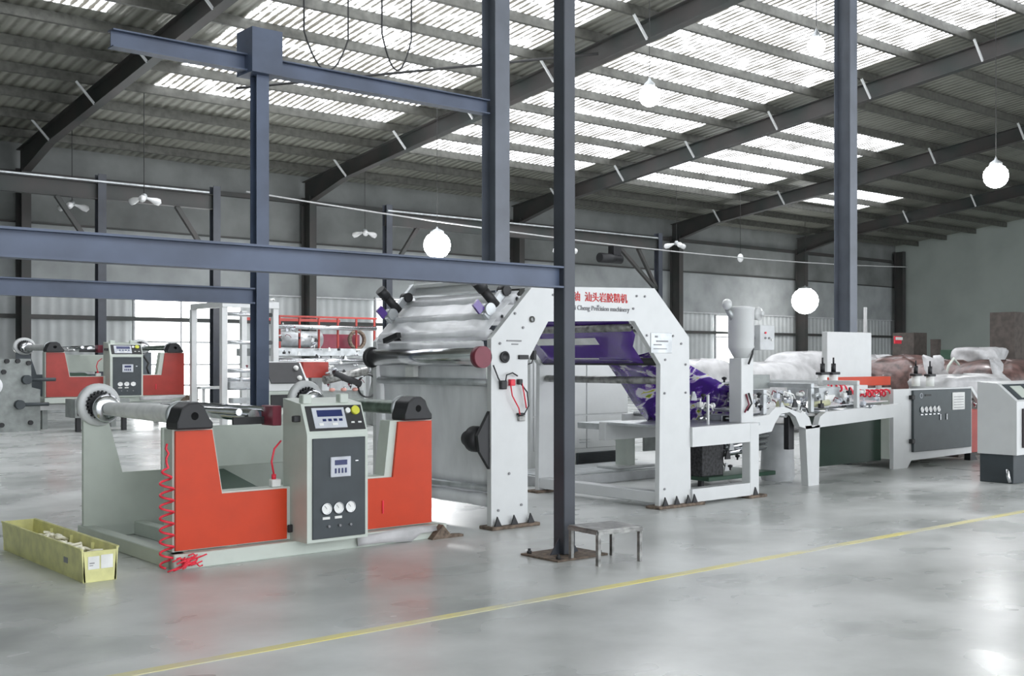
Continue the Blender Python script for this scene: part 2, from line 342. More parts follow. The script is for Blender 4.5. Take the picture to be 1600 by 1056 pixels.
b = MB().beam((5.54, 10.56, 4.9), (5.54, 10.56, 4.45), .34, .34, (1, 0, 0)).build('post_cap', M['blue']); tag(b, 'dark blue connection box on top of the blue-grey post', 'post cap')
for (a, c_, lab) in (((9.9, 20, 8.95), (13.8, 12.5, 9.9), 'thin dark roof tie running over the blue-grey post'), ((13.0, 26, 8.3), (19.2, 19.5, 8.9), 'thin dark roof tie left of the two-toned post')):
    tag(MB().cyl(a, c_, .035, n=8).build('tie_rod', M['cord']), lab, 'rod')

# lamps -------------------------------------------------------------------
def lamp(p, r, ceiling, label, mt='lampon', watts=60):
    t = thing('hanging_lamp', label, 'lamp', p); p = Vector(p)
    MB().ball(p, r, 18).build('globe', M[mt], t)
    MB().lathe(p + Vector((0, 0, r * .9)), (0, 0, 1), [(0, r * .5), (.05, r * .5), (.12, .03), (.16, .02)], 16).build('socket', M['galv'], t)
    MB().cyl(p + Vector((0, 0, r + .1)), (p.x, p.y, ceiling + .3), .008, n=6).build('cord', M['cord'], t)
    d = bpy.data.lights.new('lamp_light', 'POINT'); d.energy = watts; d.shadow_soft_size = r; d.color = (.95, .97, 1)
    l = bpy.data.objects.new('lamp_light', d); COL.objects.link(l); l.location = (0, 0, -r - .02); l.parent = t
lamp((18.0, 24.38, 4.6), .36, roofz(24.38) - .25, 'lit round lamp hanging just above the long blue beam')
lamp((15.74, 14.62, 6.5), .2, roofz(14.62) - .25, 'lit lamp high under the bright roof, right of the nearest post')
lamp((23.72, 11.94, 5.5), .26, roofz(11.94) - .25, 'lit lamp at far right under the grey roof')
lamp((44.7, 31.68, 4.3), .62, roofz(31.68) - .25, 'large lit lamp low beside the white hopper, near the back wall', 'lampfar', 25)
lamp((17.24, 11.98, 7.15), .16, roofz(11.98) - .25, 'topmost lit lamp close under the roof left of the tall right post')
proto = None
for i, (x, y, z, lab) in enumerate(((10.49, 30.4, 5.6, 'unlit lamp cluster at far left above the beam'), (11.45, 27.97, 5.6, 'unlit lamp cluster hanging on a long cord at left'), (19.95, 30.92, 5.6, 'unlit lamp cluster right of the dark wall column'),
        (30.37, 26.92, 5.6, 'unlit lamp cluster right above the lettered gate corner'), (24.29, 26.09, 5.0, 'unlit lamp cluster seen beside the nearest post'))):
    if proto is None:
        proto = c = thing('unlit_lamp', lab, 'lamp', (x, y, z)); proto['group'] = 'unlit lamp clusters'
        for a in (0, 2.1, 4.2):
            q = MB(); d = Vector((math.cos(a), math.sin(a), 0))
            q.lathe(Vector((x, y, z)) + d * .06 + Vector((0, 0, .05)), d + Vector((0, 0, -.25)), [(0, .025), (.1, .045), (.25, .09), (.35, .09), (.41, .0)], 12).build('bulb', M['bulb'], proto)
        MB().ball((x, y, z + .075), .085, 10).build('hub', M['galv'], proto)
        kids = list(proto.children)
    else:
        c = proto.copy(); COL.objects.link(c); c.location = (x, y, z); c['_base'] = (x, y, z); c['label'] = lab
        for ch in kids: k_ = ch.copy(); COL.objects.link(k_); k_.parent = c
    MB().cyl((x, y, z + .12), (x, y, roofz(y) + .02), .01, n=6).build('cord', M['cord'], c)
t = thing('bare_bulb', 'small bare bulb on a thin cord above the white hopper', 'lamp', (32.56, 25.83, 5.2))
MB().ball((32.56, 25.83, 5.2), .11, 12, 1.4).build('bulb', M['bulb'], t); MB().cyl((32.56, 25.83, 5.3), (32.56, 25.83, roofz(25.83) + .05), .008, n=6).build('cord', M['cord'], t)
# cables
pts = [P(800, 322, 24) + (P(1290, 372, 24) - P(800, 322, 24)) * (k / 14) for k in range(15)]
for k, p in enumerate(pts): p.z = 6.1 - .0 * k - .6 * (1 - ((k - 7) / 7) ** 2) * .4
pts = [Vector((12 + k * 1.9, 23.5 + .1 * k, 5.35 - .35 * (1 - ((k - 8) / 8) ** 2))) for k in range(17)]
tag(MB().tube(pts, .018, 6).build('sagging_cable', M['wire']), 'long pale cable sagging across the hall below the roof', 'cable')
for i, (px, w, lab) in enumerate(((510, 30, 'left dark cable loop hanging from the roof above the high blue beam'), (620, 22, 'right dark cable loop hanging from the roof above the high blue beam'))):
    c = P(px, 96, 14); pts = []
    for k in range(13):
        u = k / 12 * 2 - 1
        pts.append(c + Vector((u * w * .012, 0, -.13 + .5 * u * u)))
    top = roofz(14) - .1
    pts = [Vector((pts[0].x, 14, top))] + pts + [Vector((pts[-1].x, 14, top))]
    tag(MB().tube(pts, .014, 6).build('cable_loop', M['cord']), lab, 'cable')

# ================================================================== NEAR UNWINDER
def unwinder():
    t = thing('unwinder_stand', 'orange and white film unwinding stand with grey control cabinet in the left foreground', 'machine', (4.75, 9.0, 0))
    b = MB()
    b.box(3.49, 5.99, 7.97, 8.08, 0, .115).box(3.49, 3.60, 8.0, 9.98, 0, .115).box(3.95, 4.05, 8.08, 9.9, 0, .12)
    b.box(5.86, 5.97, 8.08, 9.9, 0, .115).box(3.5, 5.97, 9.87, 9.98, 0, .115)
    b.build('base_frame', M['cream'], t)
    MB().prism([(5.78, 0), (6.12, 0), (6.12, .02), (5.98, .03), (5.9, .12)], 7.90, 7.97).build('foot_plate', M['rust'], t)
    # near side: L and mirrored L plates on either side of the cabinet
    Lp = [(3.52, .12), (3.52, 1.03), (3.84, 1.03), (3.92, .54), (4.50, .54), (4.50, .12)]
    MB().prism(Lp, 8.07, 8.22).build('side_housing', M['cream'], t)
    MB().prism([(3.535, .13), (3.535, 1.02), (3.825, 1.02), (3.905, .528), (4.46, .528), (4.46, .13)], 8.045, 8.07).build('orange_panel', M['orange'], t)
    Rp = [(5.02, .12), (5.02, .565), (5.40, .565), (5.46, 1.03), (5.89, 1.03), (5.89, .12)]
    MB().prism(Rp, 8.07, 8.22).build('side_housing', M['cream'], t)
    MB().prism([(5.05, .13), (5.05, .55), (5.475, .55), (5.53, 1.02), (5.88, 1.02), (5.88, .13)], 8.045, 8.07).build('orange_panel', M['orange'], t)
    MB().box(5.36, 5.375, 8.035, 8.046, .25, .36).build('sticker', M['pinkred'], t)
    # far side plate
    Fp = [(3.50, .1), (3.50, 1.06), (3.70, 1.08), (3.80, .72), (3.84, .56), (5.25, .56), (5.32, 1.0), (5.66, 1.05), (5.89, 1.05), (5.89, .1)]
    MB().prism(Fp, 9.86, 9.90).build('far_side_plate', M['cream'], t)
    MB().box(3.92, 5.3, 9.2, 9.23, .62, .98).build('cross_panel', M['cream'], t)
    MB().prismx([(8.25, .3), (9.2, .42), (9.2, .6), (8.6, .5), (8.25, .5)], 3.95, 4.48).build('drip_tray', M['darkgreen'], t)
    MB().cyl((5.55, 8.22, .35), (5.55, 9.86, .35), .05).build('tie_bar', M['chrome'], t)
    # roll cores: shafts, wrapped tubes, far chucks, near bearing blocks
    for x, z, r, mm, nm in ((3.66, 1.13, .068, 'paper', 'wrapped_core'), (5.70, 1.13, .06, 'greenroll', 'green_core')):
        s = MB().cyl((x, 7.99, z), (x, 9.96, z), .03).build('shaft', M['chrome'], t)
        MB().lathe((x, 8.16, z), (0, 1, 0), [(0, 0), (0, r * .9), (.03, r), (.5, r * 1.04), (1.0, r * .97), (1.3, r * .9), (1.52, r * .85), (1.52, 0)], 22).build(nm, M[mm], t)
        MB().lathe((x, 9.72, z), (0, 1, 0), [(0, .03), (0, .1), (.03, .125), (.05, .11), (.07, .07), (.09, .07)], 28).build('chuck', M['chrome'], t)
        h = MB(); h.m(0).lathe((x - .03, 9.84, z + .03), (0, 1, 0), [(0, .11), (-.015, .12), (-.015, .175), (0, .185), (.05, .185), (.06, .17), (.06, .09), (0, .09)], 34)
        h.m(1)
        for k in range(22):
            a = 2 * math.pi * k / 22; d = Vector((math.cos(a), 0, math.sin(a))); c = Vector((x - .03, 9.815, z + .03))
            h.beam(c + d * .095, c + d * .125, .012, .018, (0, 1, 0))
        h.m(1).cyl((x - .03, 9.82, z + .03), (x - .03, 9.86, z + .03), .1)
        h.build('hand_wheel', [M['white'], M['black']], t)
        k_ = MB(); pr_ = [(-.14, 0), (-.14, .05), (-.12, .1), (-.10, .16), (-.04, .20), (.03, .205), (.08, .17), (.10, .12), (.13, .07), (.15, .05), (.15, 0)]
        k_.prism([(x + a, 1.03 + b_) for a, b_ in pr_], 7.99, 8.2); o = k_.build('bearing_block', M['black'], t)
        md = o.modifiers.new('b', 'BEVEL'); md.width = .015; md.segments = 2
        MB().lathe((x - .02, 8.2, z), (0, 1, 0), [(0, .08), (.0, .105), (.025, .11), (.03, .08)], 24).build('clamp_ring', M['galv'], t)
    # dancer rollers behind the cabinet
    for x, z, r, mm in ((4.20, 1.13, .028, 'chrome'), (4.33, 1.10, .05, 'chrome'), (4.43, 1.15, .022, 'chrome')):
        MB().cyl((x, 8.35, z), (x, 9.86, z), r).build('guide_roller', M[mm], t)
    MB().beam((4.15, 8.36, 1.06), (4.5, 8.36, 1.06), .03, .06).build('roller_bracket', M['black'], t)
    MB().box(4.42, 4.5, 8.2, 8.4, 1.02, 1.18).build('bracket', M['maroon'], t)
    for z in (.7,): MB().tube([(5.3, 8.5, z + .25), (5.37, 8.45, z + .1), (5.33, 8.42, z), (5.36, 8.4, z - .13)], .018).build('black_hose', M['black'], t)
    # valve with red hose in the left step, cable at the right
    v = MB().m(0).box(4.36, 4.44, 8.1, 8.16, .54, .60).m(1).cyl((4.39, 8.13, .6), (4.39, 8.13, .64), .018).build('air_valve', [M['label'], M['pinkred']], t)
    MB().tube([(4.39, 8.13, .64), (4.37, 8.13, .74), (4.40, 8.14, .84), (4.47, 8.16, .9)], .008).build('red_air_hose', M['pinkred'], t)
    # control cabinet
    c = MB().prismx([(7.80, .115), (7.80, .965), (7.90, 1.20), (8.18, 1.24), (8.18, .115)], 4.50, 5.06).build('control_cabinet', M['cream'], t)
    c['_base'] = t['_base']
    MB().box(4.545, 5.03, 7.788, 7.803, .14, .93).build('cabinet_door', M['dark'], c)
    s = MB(); d = Vector((0, .10, .235)).normalized()
    def sl(x0, x1, u0, u1, off):      # box on the sloped console face
        o = Vector((0, 7.80, .965)); nrm = Vector((0, -.235, .10)).normalized()
        vs = [o + Vector((x, 0, 0)) + d * u + nrm * h for h in (-.002, off) for x in (x0, x1) for u in (u0, u1)]
        return vs, [[0, 1, 3, 2], [4, 6, 7, 5], [0, 4, 5, 1], [2, 3, 7, 6], [0, 2, 6, 4], [1, 5, 7, 3]]
    MB().add(*sl(4.53, 5.045, .025, .235, .006)).build('console_panel', M['black'], c)
    q = MB(); q.m(0).add(*sl(4.58, 4.875, .045, .215, .012)); q.m(1).add(*sl(4.62, 4.85, .14, .195, .015)); q.m(1)
    for k in range(4): q.add(*sl(4.66 + .05 * k, 4.69 + .05 * k, .10, .12, .016))
    q.m(2).add(*sl(4.62, 4.66, .065, .085, .016)).add(*sl(4.74, 4.79, .065, .085, .016))
    q.build('display_unit', [M['face'], M['lcd'], M['label']], c)
    o = Vector((0, 7.80, .965)); nrm = Vector((0, -.235, .10)).normalized()
    for x, u, r, mm in ((4.905, .185, .022, 'label'), (4.975, .185, .036, 'yellow'), (4.985, .19, .02, 'green')):
        MB().cyl(o + Vector((x, 0, 0)) + d * u, o + Vector((x, 0, 0)) + d * u + nrm * (.02 + r * .3), r).build('knob', M[mm], c)
    for x in (4.92, 4.985): MB().add(*sl(x, x + .03, .08, .092, .012)).build('push_button', M['label'], c)
    q = MB(); q.m(0).box(4.70, 4.885, 7.774, 7.79, .62, .78); q.m(1).box(4.735, 4.85, 7.772, 7.776, .715, .755); q.m(1)
    for k in range(4): q.box(4.735 + .031 * k, 4.752 + .031 * k, 7.772, 7.776, .65, .69)
    q.build('digital_meter', [M['face'], M['lcd']], c)
    MB().box(4.93, 4.96, 7.78, 7.79, .735, .747).build('door_lock', M['chrome'], c)
    for x in (4.665, 4.775, 4.885):
        q = MB(); q.m(0).lathe((x, 7.79, .375), (0, -1, 0), [(0, .045), (.016, .047), (.018, .040), (.012, .038)], 24); q.m(1).cyl((x, 7.79, .375), (x, 7.778, .375), .039).m(2).beam((x, 7.777, .375), (x - .02, 7.777, .40), .005, .003)
        q.build('pressure_gauge', [M['chrome'], M['label'], M['greyink']], c)
    for x in (4.665, 4.775): MB().box(x - .033, x + .033, 7.783, 7.79, .29, .31).build('gauge_label', M['label'], c)
    for x in (4.685, 4.785, 4.885): MB().cyl((x, 7.79, .235), (x, 7.77, .235), .01, n=10).build('valve_knob', M['greyink'], c)
    MB().box(4.44, 4.505, 7.9, 7.94, 1.06, 1.11).build('latch', M['black'], c)
    for x in (4.58, 4.92):
        MB().box(x - .04, x + .04, 7.93, 8.0, 1.19, 1.275).build('bracket_tab', M['cream'], c)
    MB().box(4.46, 4.5, 8.02, 8.04, .18, .24).build('hinge', M['black'], c)
    # plastic skirt hanging over the base rail
    rows = [[(x, 7.955 - .01 * math.sin(9 * x) - .02 * k / 3, .115 - .05 * k / 1.5 * (1 if x < 5.6 else .4) + .012 * math.sin(7 * x + k)) for x in [5.05 + .09 * q_ for q_ in range(10)]] for k in range(4)]
    MB().grid(rows).build('plastic_skirt', M['sheet'], t, .003)
    return t
unw = unwinder()
# coiled red hose on the corner of the orange stand
pts = []
for k in range(170):
    a = k * .36; z = .93 - k * .0049; r = .034 if z > .75 else .05
    if k < 20: pts.append((3.47 + .012 * math.sin(k), 8.05, .93 - k * .009)) if k % 4 == 0 else None; continue
    pts.append((3.455 + r * math.cos(a), 8.02 + r * .8 * math.sin(a), z - .08))
hose = tag(MB().tube([p for p in pts if p], .009, 6).build('coiled_hose', M['pinkred']), 'red coiled air hose hanging down the left edge of the orange stand', 'hose')
q = MB()
for k in range(26):
    a = random.uniform(0, 6.28); c = Vector((3.56 + random.uniform(-.05, .1), 7.93, .06 + random.uniform(-.03, .04)))
    q.tube([c, c + Vector((.05 * math.cos(a), -.02, .03 * math.sin(a))), c + Vector((.11 * math.cos(a), -.015 - .01 * random.random(), .035 * math.sin(a + .5)))], .006, 5)
tag(q.build('tangled_hose', M['pinkred']), 'tangled bundle of pink red hose at the bottom corner of the orange stand', 'hose', kind='stuff')

# yellow crate ------------------------------------------------------------
A = Vector((2.86, 9.75, 0)); Bq = Vector((2.80, 7.98, 0))
def crate():
    x0, x1, y0, y1, h = 2.80, 3.06, 7.93, 9.75, .235
    t = thing('plastic_crate', 'long pale yellow plastic trough full of scraps on the floor at left', 'crate', ((x0 + x1) / 2, (y0 + y1) / 2, 0))
    q = MB(); w = .012
    def wall(a, b, lean):      # slightly flared walls
        q.beam(a, b, w, h)
    q.box(x0 + .02, x1 - .02, y0 + .02, y1 - .02, .02, .035)
    q.prism([(x0 + .03, .0), (x0 + .018, .0), (x0, h), (x0 + .014, h)], y0, y1)
    q.prism([(x1 - .03, .0), (x1 - .018, .0), (x1, h), (x1 - .014, h)], y0, y1)
    q.box(x0 + .012, x1 - .012, y0, y0 + w, 0, h * .92); q.box(x0 + .012, x1 - .012, y1 - w, y1, 0, h)
    q.box(x0 - .006, x0 + .006, y0, y1, h - .012, h + .004); q.box(x1 - .006, x1 + .006, y0, y1, h - .012, h + .004)
    for yy in (8.35, 8.8, 9.25): q.box(x1 - .04, x1 - .012, yy, yy + .012, .04, h * .9)
    q.build('trough', M['yellowp'], t)
    l = MB(); l.m(0).box(2.845, 2.925, y0 - .004, y0, .09, .18).box(2.935, 3.02, y0 - .004, y0, .09, .185)
    l.m(1).box(2.855, 2.89, y0 - .006, y0 - .003, .13, .137).box(2.855, 2.88, y0 - .006, y0 - .003, .115, .12); l.build('paper_label', [M['label'], M['greyink']], t)
    MB().box(x0 + .004, x0 + .008, 8.22, 8.30, .10, .14).build('stamp_mark', M['greyink'], t)
    return t
crate()
q = MB()
for k in range(70):
    c = Vector((random.uniform(2.87, 2.98), random.uniform(8.0, 9.3), random.uniform(.13, .20))); a = random.uniform(0, 6.28); l = random.uniform(.03, .07)
    d = Vector((math.cos(a), math.sin(a), random.uniform(-.4, .4))) * l
    q.tube([c - d, c + Vector((0, 0, .01)), c + d], random.uniform(.008, .014), 6)
q.box(2.84, 3.0, 7.96, 9.4, .036, .14)
tag(q.build('scrap_pieces', M['scrap']), 'heap of cream plastic scraps lying in the yellow trough', 'scraps', kind='stuff')
tag(MB().tube([(3.8, 8.55, .01), (3.84, 8.6, .018), (3.88, 8.62, .012)], .012, 8).build('scrap_piece', M['scrap']), 'single white scrap lying on the floor inside the unwinder frame', 'scrap')

# small bench --------------------------------------------------------------
def bench():
    t = thing('small_bench', 'low bare steel bench on four legs beside the nearest post', 'bench', (6.2, 6.25, 0))
    x0, x1, y0, y1 = 6.0, 6.42, 6.1, 6.45
    c = [(5.99, 6.09), (6.41, 6.03), (6.44, 6.38), (6.02, 6.44)]
    q = MB(); h = .265
    P0 = [Vector((x, y, h)) for x, y in c]
    q.add([p + Vector((0, 0, d)) for d in (-.006, .006) for p in P0], [[3, 2, 1, 0], [4, 5, 6, 7], [0, 1, 5, 4], [1, 2, 6, 5], [2, 3, 7, 6], [3, 0, 4, 7]]).build('bench_top', M['steel'], t)
    q = MB()
    for k in range(4): q.beam(P0[k] - Vector((0, 0, .018)), P0[(k + 1) % 4] - Vector((0, 0, .018)), .024, .024)
    q.build('top_frame', M['steel'], t)
    ctr = sum(P0, Vector()) / 4
    for p in P0:
        d = (ctr - p).normalized() * .02; MB().beam((p.x + d.x, p.y + d.y, 0), (p.x + d.x, p.y + d.y, h - .006), .028, .028).build('leg', M['steel'], t)
bench()

# ================================================================== ROLLER GATE MACHINE
def gate():
    t = thing('roller_gate_machine', 'large white arched film winding machine with red lettering across its header', 'machine', (7.9, 9.0, 0))
    near = [(6.54, .03), (6.54, 1.74), (7.04, 2.24), (8.72, 2.29), (9.26, 1.79), (9.29, .80), (10.24, .83), (10.42, .84), (10.42, .03), (10.26, .03), (10.26, .17), (9.36, .16), (9.36, .03), (8.79, .03), (8.81, 1.5), (8.42, 1.945), (7.24, 1.915), (6.98, 1.54), (6.98, .03)]
    near = [(6.54, .03), (6.54, 1.74), (7.04, 2.24), (8.72, 2.29), (9.26, 1.79), (9.29, .03), (8.79, .03), (8.81, 1.5), (8.42, 1.945), (7.24, 1.915), (6.98, 1.54), (6.98, .03)]
    n_ = MB().prism(near, 8.03, 8.09).build('near_side_plate', M['white'], t); n_['_base'] = t['_base']
    far = [(x, z) for x, z in near]
    MB().prism(far, 9.92, 9.98).build('far_side_plate', M['white'], t)
    MB().beam((9.28, 8.06, .725), (10.26, 8.06, .735), .12, .21).build('top_rail', M['white'], t)
    MB().beam((9.28, 8.06, .10), (10.26, 8.06, .10), .12, .14).build('bottom_rail', M['white'], t)
    MB().box(10.26, 10.42, 8.0, 8.12, .03, .84).build('end_post', M['white'], t)
    MB().box(9.28, 10.42, 9.31, 9.42, .62, .83).build('top_rail', M['white'], t)
    MB().box(9.3, 10.6, 8.12, 9.3, .80, .83).build('table_plate', M['galv'], t)
    for x0, x1 in ((6.5, 7.08), (8.72, 9.45), (10.2, 10.52)):
        MB().box(x0, x1, 7.96, 8.16, 0, .03).build('foot_plate', M['rust'], t)
    for x in (6.58, 6.78, 6.98, 8.84, 9.02, 9.2, 9.3, 10.34):
        MB().prism([(x - .03, .03), (x + .05, .03), (x - .0, .12)], 7.985, 8.0).cyl((x, 8.0, .03), (x, 8.0, .07), .014, n=8).build('foot_gusset', M['black'], t)
    for x0, x1 in ((6.5, 7.08), (8.72, 9.35)): MB().box(x0, x1, 9.87, 10.05, 0, .03).build('foot_plate', M['rust'], t)
    # bolt heads on the face
    for x, z in ((7.3, 2.17), (8.45, 2.2), (8.57, 2.2), (7.9, 2.08), (8.4, 2.07), (6.82, 1.98), (8.6, 1.8), (9.0, 1.8), (9.13, 1.72), (8.88, 1.55), (9.2, 1.5), (8.87, 1.2), (9.2, 1.2), (6.75, .5), (6.62, .17), (6.9, .2), (6.64, 1.7), (6.92, 1.85), (8.87, .2)):
        MB().cyl((x, 8.03, z), (x, 8.018, z), .012, n=8).build('bolt', M['greyink'], n_)
    MB().lathe((6.69, 8.03, 1.575), (0, -1, 0), [(0, .05), (.02, .055), (.025, .04), (.012, .035), (.012, 0)], 24).build('bearing_cap', M['black'], n_)
    MB().box(6.86, 6.98, 8.01, 8.03, 1.555, 1.595).build('slot_cover', M['black'], n_)
    MB().lathe((7.03, 8.03, 1.93), (0, -1, 0), [(0, .03), (.015, .03), (.02, .02)], 16).build('bearing_cap', M['steel'], n_)
    MB().box(6.72, 6.9, 8.02, 8.03, 1.72, 1.732).box(6.78, 6.86, 8.02, 8.03, 1.69, 1.7).build('scale_mark', M['greyink'], n_)
    q = MB(); q.m(0).box(8.66, 8.98, 8.022, 8.03, 1.62, 1.83); q.m(1).box(8.74, 8.92, 8.018, 8.023, 1.735, 1.75).box(8.70, 8.9, 8.018, 8.023, 1.66, 1.668).box(8.7, 8.82, 8.018, 8.023, 1.70, 1.712).box(8.72, 8.76, 8.018, 8.023, 1.78, 1.8)
    q.build('name_plate', [M['galv'], M['greyink']], n_)
    def text(s, x, z, size, mt, nm):
        cu = bpy.data.curves.new(nm, 'FONT'); cu.body = s; cu.size = size; cu.extrude = .003; cu.materials.append(mt); cu.offset = .0006
        o = bpy.data.objects.new(nm, cu); COL.objects.link(o); o.parent = n_
        o.rotation_euler = (math.pi / 2, 0, 0); bb = Vector(t['_base']); o.location = (x - bb.x, 8.026 - bb.y, z - bb.z)
        me = bpy.data.meshes.new_from_object(o.evaluated_get(bpy.context.evaluated_depsgraph_get())); q_ = bpy.data.objects.new(nm, me); COL.objects.link(q_)
        q_.parent = n_; q_.location = o.location; q_.rotation_euler = o.rotation_euler; bpy.data.objects.remove(o); q_.name = nm
        return q_
    text('油  汕头岩胶精机', 7.56, 2.13, .1, M['ink'], 'red_lettering')
    text('Shi Cheng Precision machinery', 7.52, 2.035, .066, M['greyink'], 'grey_lettering')
    # rollers between the plates
    def roll(x, z, r, mm='chrome', nm='roller', y0=8.09, y1=9.92):
        return MB().lathe((x, y0, z), (0, 1, 0), [(0, r * .4), (.03, r * .4), (.03, r), (y1 - y0 - .03, r), (y1 - y0 - .03, r * .4), (y1 - y0, r * .4)], 24).build(nm, M[mm], t)
    roll(6.45, 1.575, .085); roll(6.56, 1.34, .035, 'galv'); roll(6.6, 1.78, .05, 'film'); roll(6.72, 1.95, .045, 'film'); roll(6.9, 2.12, .05, 'film'); roll(7.0, 2.27, .045, 'white')
    roll(8.45, 1.88, .04, 'steel'); roll(8.86, 1.53, .04, 'black'); roll(8.9, 1.33, .04, 'steel'); roll(6.6, .36, .03, 'galv'); roll(8.7, 2.2, .04, 'white')
    for yy in (8.07, 9.9): MB().box(6.4, 6.56, yy - .02, yy + .02, 1.5, 1.66).build('roller_bracket', M['white'], t)
    MB().cyl((6.45, 8.03, 1.575), (6.45, 8.1, 1.575), .1, n=28).build('end_disc', M['maroon'], t)
    MB().lathe((6.45, 9.84, 1.575), (0, 1, 0), [(0, .06), (.0, .1), (.03, .11), (.05, .09)], 24).build('chuck', M['black'], t)
    # tension arms on top at both ends
    for yy in (8.22, 9.82):
        q = MB(); q.m(0).beam((6.62, yy, 1.95), (6.95, yy, 2.32), .05, .07).cyl((6.66, yy - .04, 2.02), (6.66, yy + .05, 2.02), .06)
        q.m(1).cyl((6.6, yy, 2.2), (6.75, yy, 2.06), .045).cyl((6.52, yy, 2.27), (6.6, yy, 2.2), .055).cyl((6.85, yy - .05, 2.2), (6.85, yy + .05, 2.2), .05)
        q.m(2).beam((6.5, yy, 2.08), (6.58, yy, 2.0), .03, .08)
        q.build('tension_arm', [M['galv'], M['black'], M['purple']], t)
    MB().box(6.93, 7.0, 8.3, 9.9, 2.30, 2.34).box(7.0, 7.06, 8.3, 9.9, 2.36, 2.39).build('top_bar', M['white'], t)
    q = MB().box(6.55, 6.62, 9.5, 9.62, 1.74, 1.79).beam((6.5, 9.45, 1.8), (6.5, 9.7, 1.74), .05, .05); q.build('web_sensor', M['black'], t)
    q = MB().box(6.47, 6.53, 9.15, 9.3, 1.38, 1.5); q.build('switch_box', M['label'], t)
    # braces and inner parts at left leg
    MB().box(6.85, 6.98, 8.09, 9.92, .2, .34).build('cross_tie', M['white'], t)
    MB().box(8.8, 8.95, 8.09, 9.92, .05, .17).build('cross_tie', M['white'], t)
    MB().box(7.1, 8.7, 8.09, 8.13, 2.0, 2.2).build('header_stiffener', M['lightgrey'], t)
    MB().prism([(7.05, 0.3), (7.2, .3), (7.14, 1.5), (7.02, 1.5)], 8.7, 8.76).build('inner_bracket', M['cream'], t)
    # motor and hoses on the left leg
    MB().lathe((6.5, 8.12, .82), (0, 1, 0), [(0, 0), (0, .10), (.05, .12), (.12, .12), (.16, .08), (.22, .07), (.22, 0)], 22).build('drive_motor', M['black'], t)
    MB().prism([(6.54, .55), (6.42, .72), (6.40, .86), (6.54, 1.08)], 8.05, 8.09).build('motor_guard', M['black'], t)
    def hz(pts, mm, nm): MB().tube([(x, y, z) for x, y, z in pts], .007, 6).build(nm, M[mm], n_)
    hz([(6.54, 8.0, 1.5), (6.60, 8.0, 1.38), (6.66, 8.0, 1.3)], 'black', 'black_hose')
    hz([(6.68, 8.0, 1.32), (6.69, 7.99, 1.41), (6.76, 7.99, 1.43), (6.83, 8.0, 1.4)], 'black', 'black_hose')
    hz([(6.86, 8.0, 1.34), (6.93, 7.98, 1.25), (6.95, 7.98, 1.12), (6.90, 7.99, 1.04), (6.84, 8.0, 1.03)], 'black', 'black_hose')
    hz([(6.74, 8.0, 1.35), (6.75, 7.98, 1.22), (6.83, 7.98, 1.1), (6.86, 8.0, 1.03)], 'pinkred', 'red_hose')
    hz([(6.88, 8.0, 1.35), (6.89, 7.98, 1.25), (6.93, 7.99, 1.1)], 'pinkred', 'red_hose')
    for bx, mm in (((6.63, 6.7, 7.99, 8.03, 1.28, 1.36), 'black'), ((6.84, 6.89, 7.99, 8.03, 1.32, 1.37), 'black'), ((6.74, 6.8, 7.99, 8.03, 1.31, 1.37), 'pinkred'), ((6.85, 6.93, 8.0, 8.03, .98, 1.03), 'steel'), ((6.84, 6.92, 7.99, 8.03, 1.035, 1.055), 'black')):
        MB().box(*bx).build('valve_block', M[mm], n_)
    hz([(7.02, 8.2, 1.42), (7.1, 8.2, 1.5), (7.18, 8.2, 1.52), (7.2, 8.2, 1.58)], 'black', 'black_hose')
    MB().box(7.18, 7.22, 8.17, 8.23, 1.55, 1.64).build('sensor', M['black'], n_)
    return t
gate()
# film web on the left: down the chamfer, over the big roller, then hanging to the floor tray
def web(path, y0, y1, n, label, mt, cat='film web', wob=.006):
    rows = []
    for j, (x, z) in enumerate(path):
        rows.append([(x + wob * math.sin(3.1 * k + j * 1.7), y0 + (y1 - y0) * k / n, z + wob * .6 * math.sin(2.3 * k + j)) for k in range(n + 1)])
    return tag(MB().grid(rows).build('film_web', mt, None, .003), label, cat)
web([(6.96, 2.20), (6.86, 2.10), (6.74, 2.0), (6.66, 1.90), (6.57, 1.81), (6.55, 1.76)], 8.13, 9.88, 10, 'white film web sloping over the upper left rollers of the gate machine', M['film'])
web([(6.53, 1.72), (6.545, 1.6), (6.56, 1.4), (6.62, 1.28), (6.63, 1.0), (6.635, .7), (6.64, .45), (6.645, .34)], 8.13, 9.88, 10, 'silver white film web hanging down inside the left side of the gate machine', M['film'])
web([(6.62, .31), (6.60, .26), (6.62, .2), (6.70, .17), (6.85, .2), (6.95, .28)], 8.15, 9.85, 8, 'loose curved end of the silver film near the floor under the gate machine', M['film'])

# printed purple film ------------------------------------------------------
def purple_material():
    m = bpy.data.materials.new('printed_film'); m.use_nodes = True; nt = m.node_tree; b = nt.nodes['Principled BSDF']; L = nt.links.new
    tc = nt.nodes.new('ShaderNodeTexCoord'); n = nt.nodes.new('ShaderNodeTexNoise'); n.inputs['Scale'].default_value = 3.4; n.inputs['Detail'].default_value = 3; n.inputs['Distortion'].default_value = 1.6
    L(tc.outputs['Object'], n.inputs['Vector'])
    r = nt.nodes.new('ShaderNodeValToRGB'); r.color_ramp.interpolation = 'CONSTANT'; e = r.color_ramp.elements
    e[0].position, e[0].color = 0, (.05, .012, .20, 1); e[1].position, e[1].color = .575, (.75, .74, .78, 1)
    for p, c in ((.5, (.10, .025, .34, 1)), (.545, (.36, .25, .52, 1)), (.66, (.62, .60, .05, 1)), (.70, (.16, .30, .03, 1))):
        k = e.new(p); k.color = c
    L(n.outputs['Fac'], r.inputs[0]); L(r.outputs[0], b.inputs['Base Color']); b.inputs['Roughness'].default_value = .2; b.inputs['Coat Weight'].default_value = .6
    return m
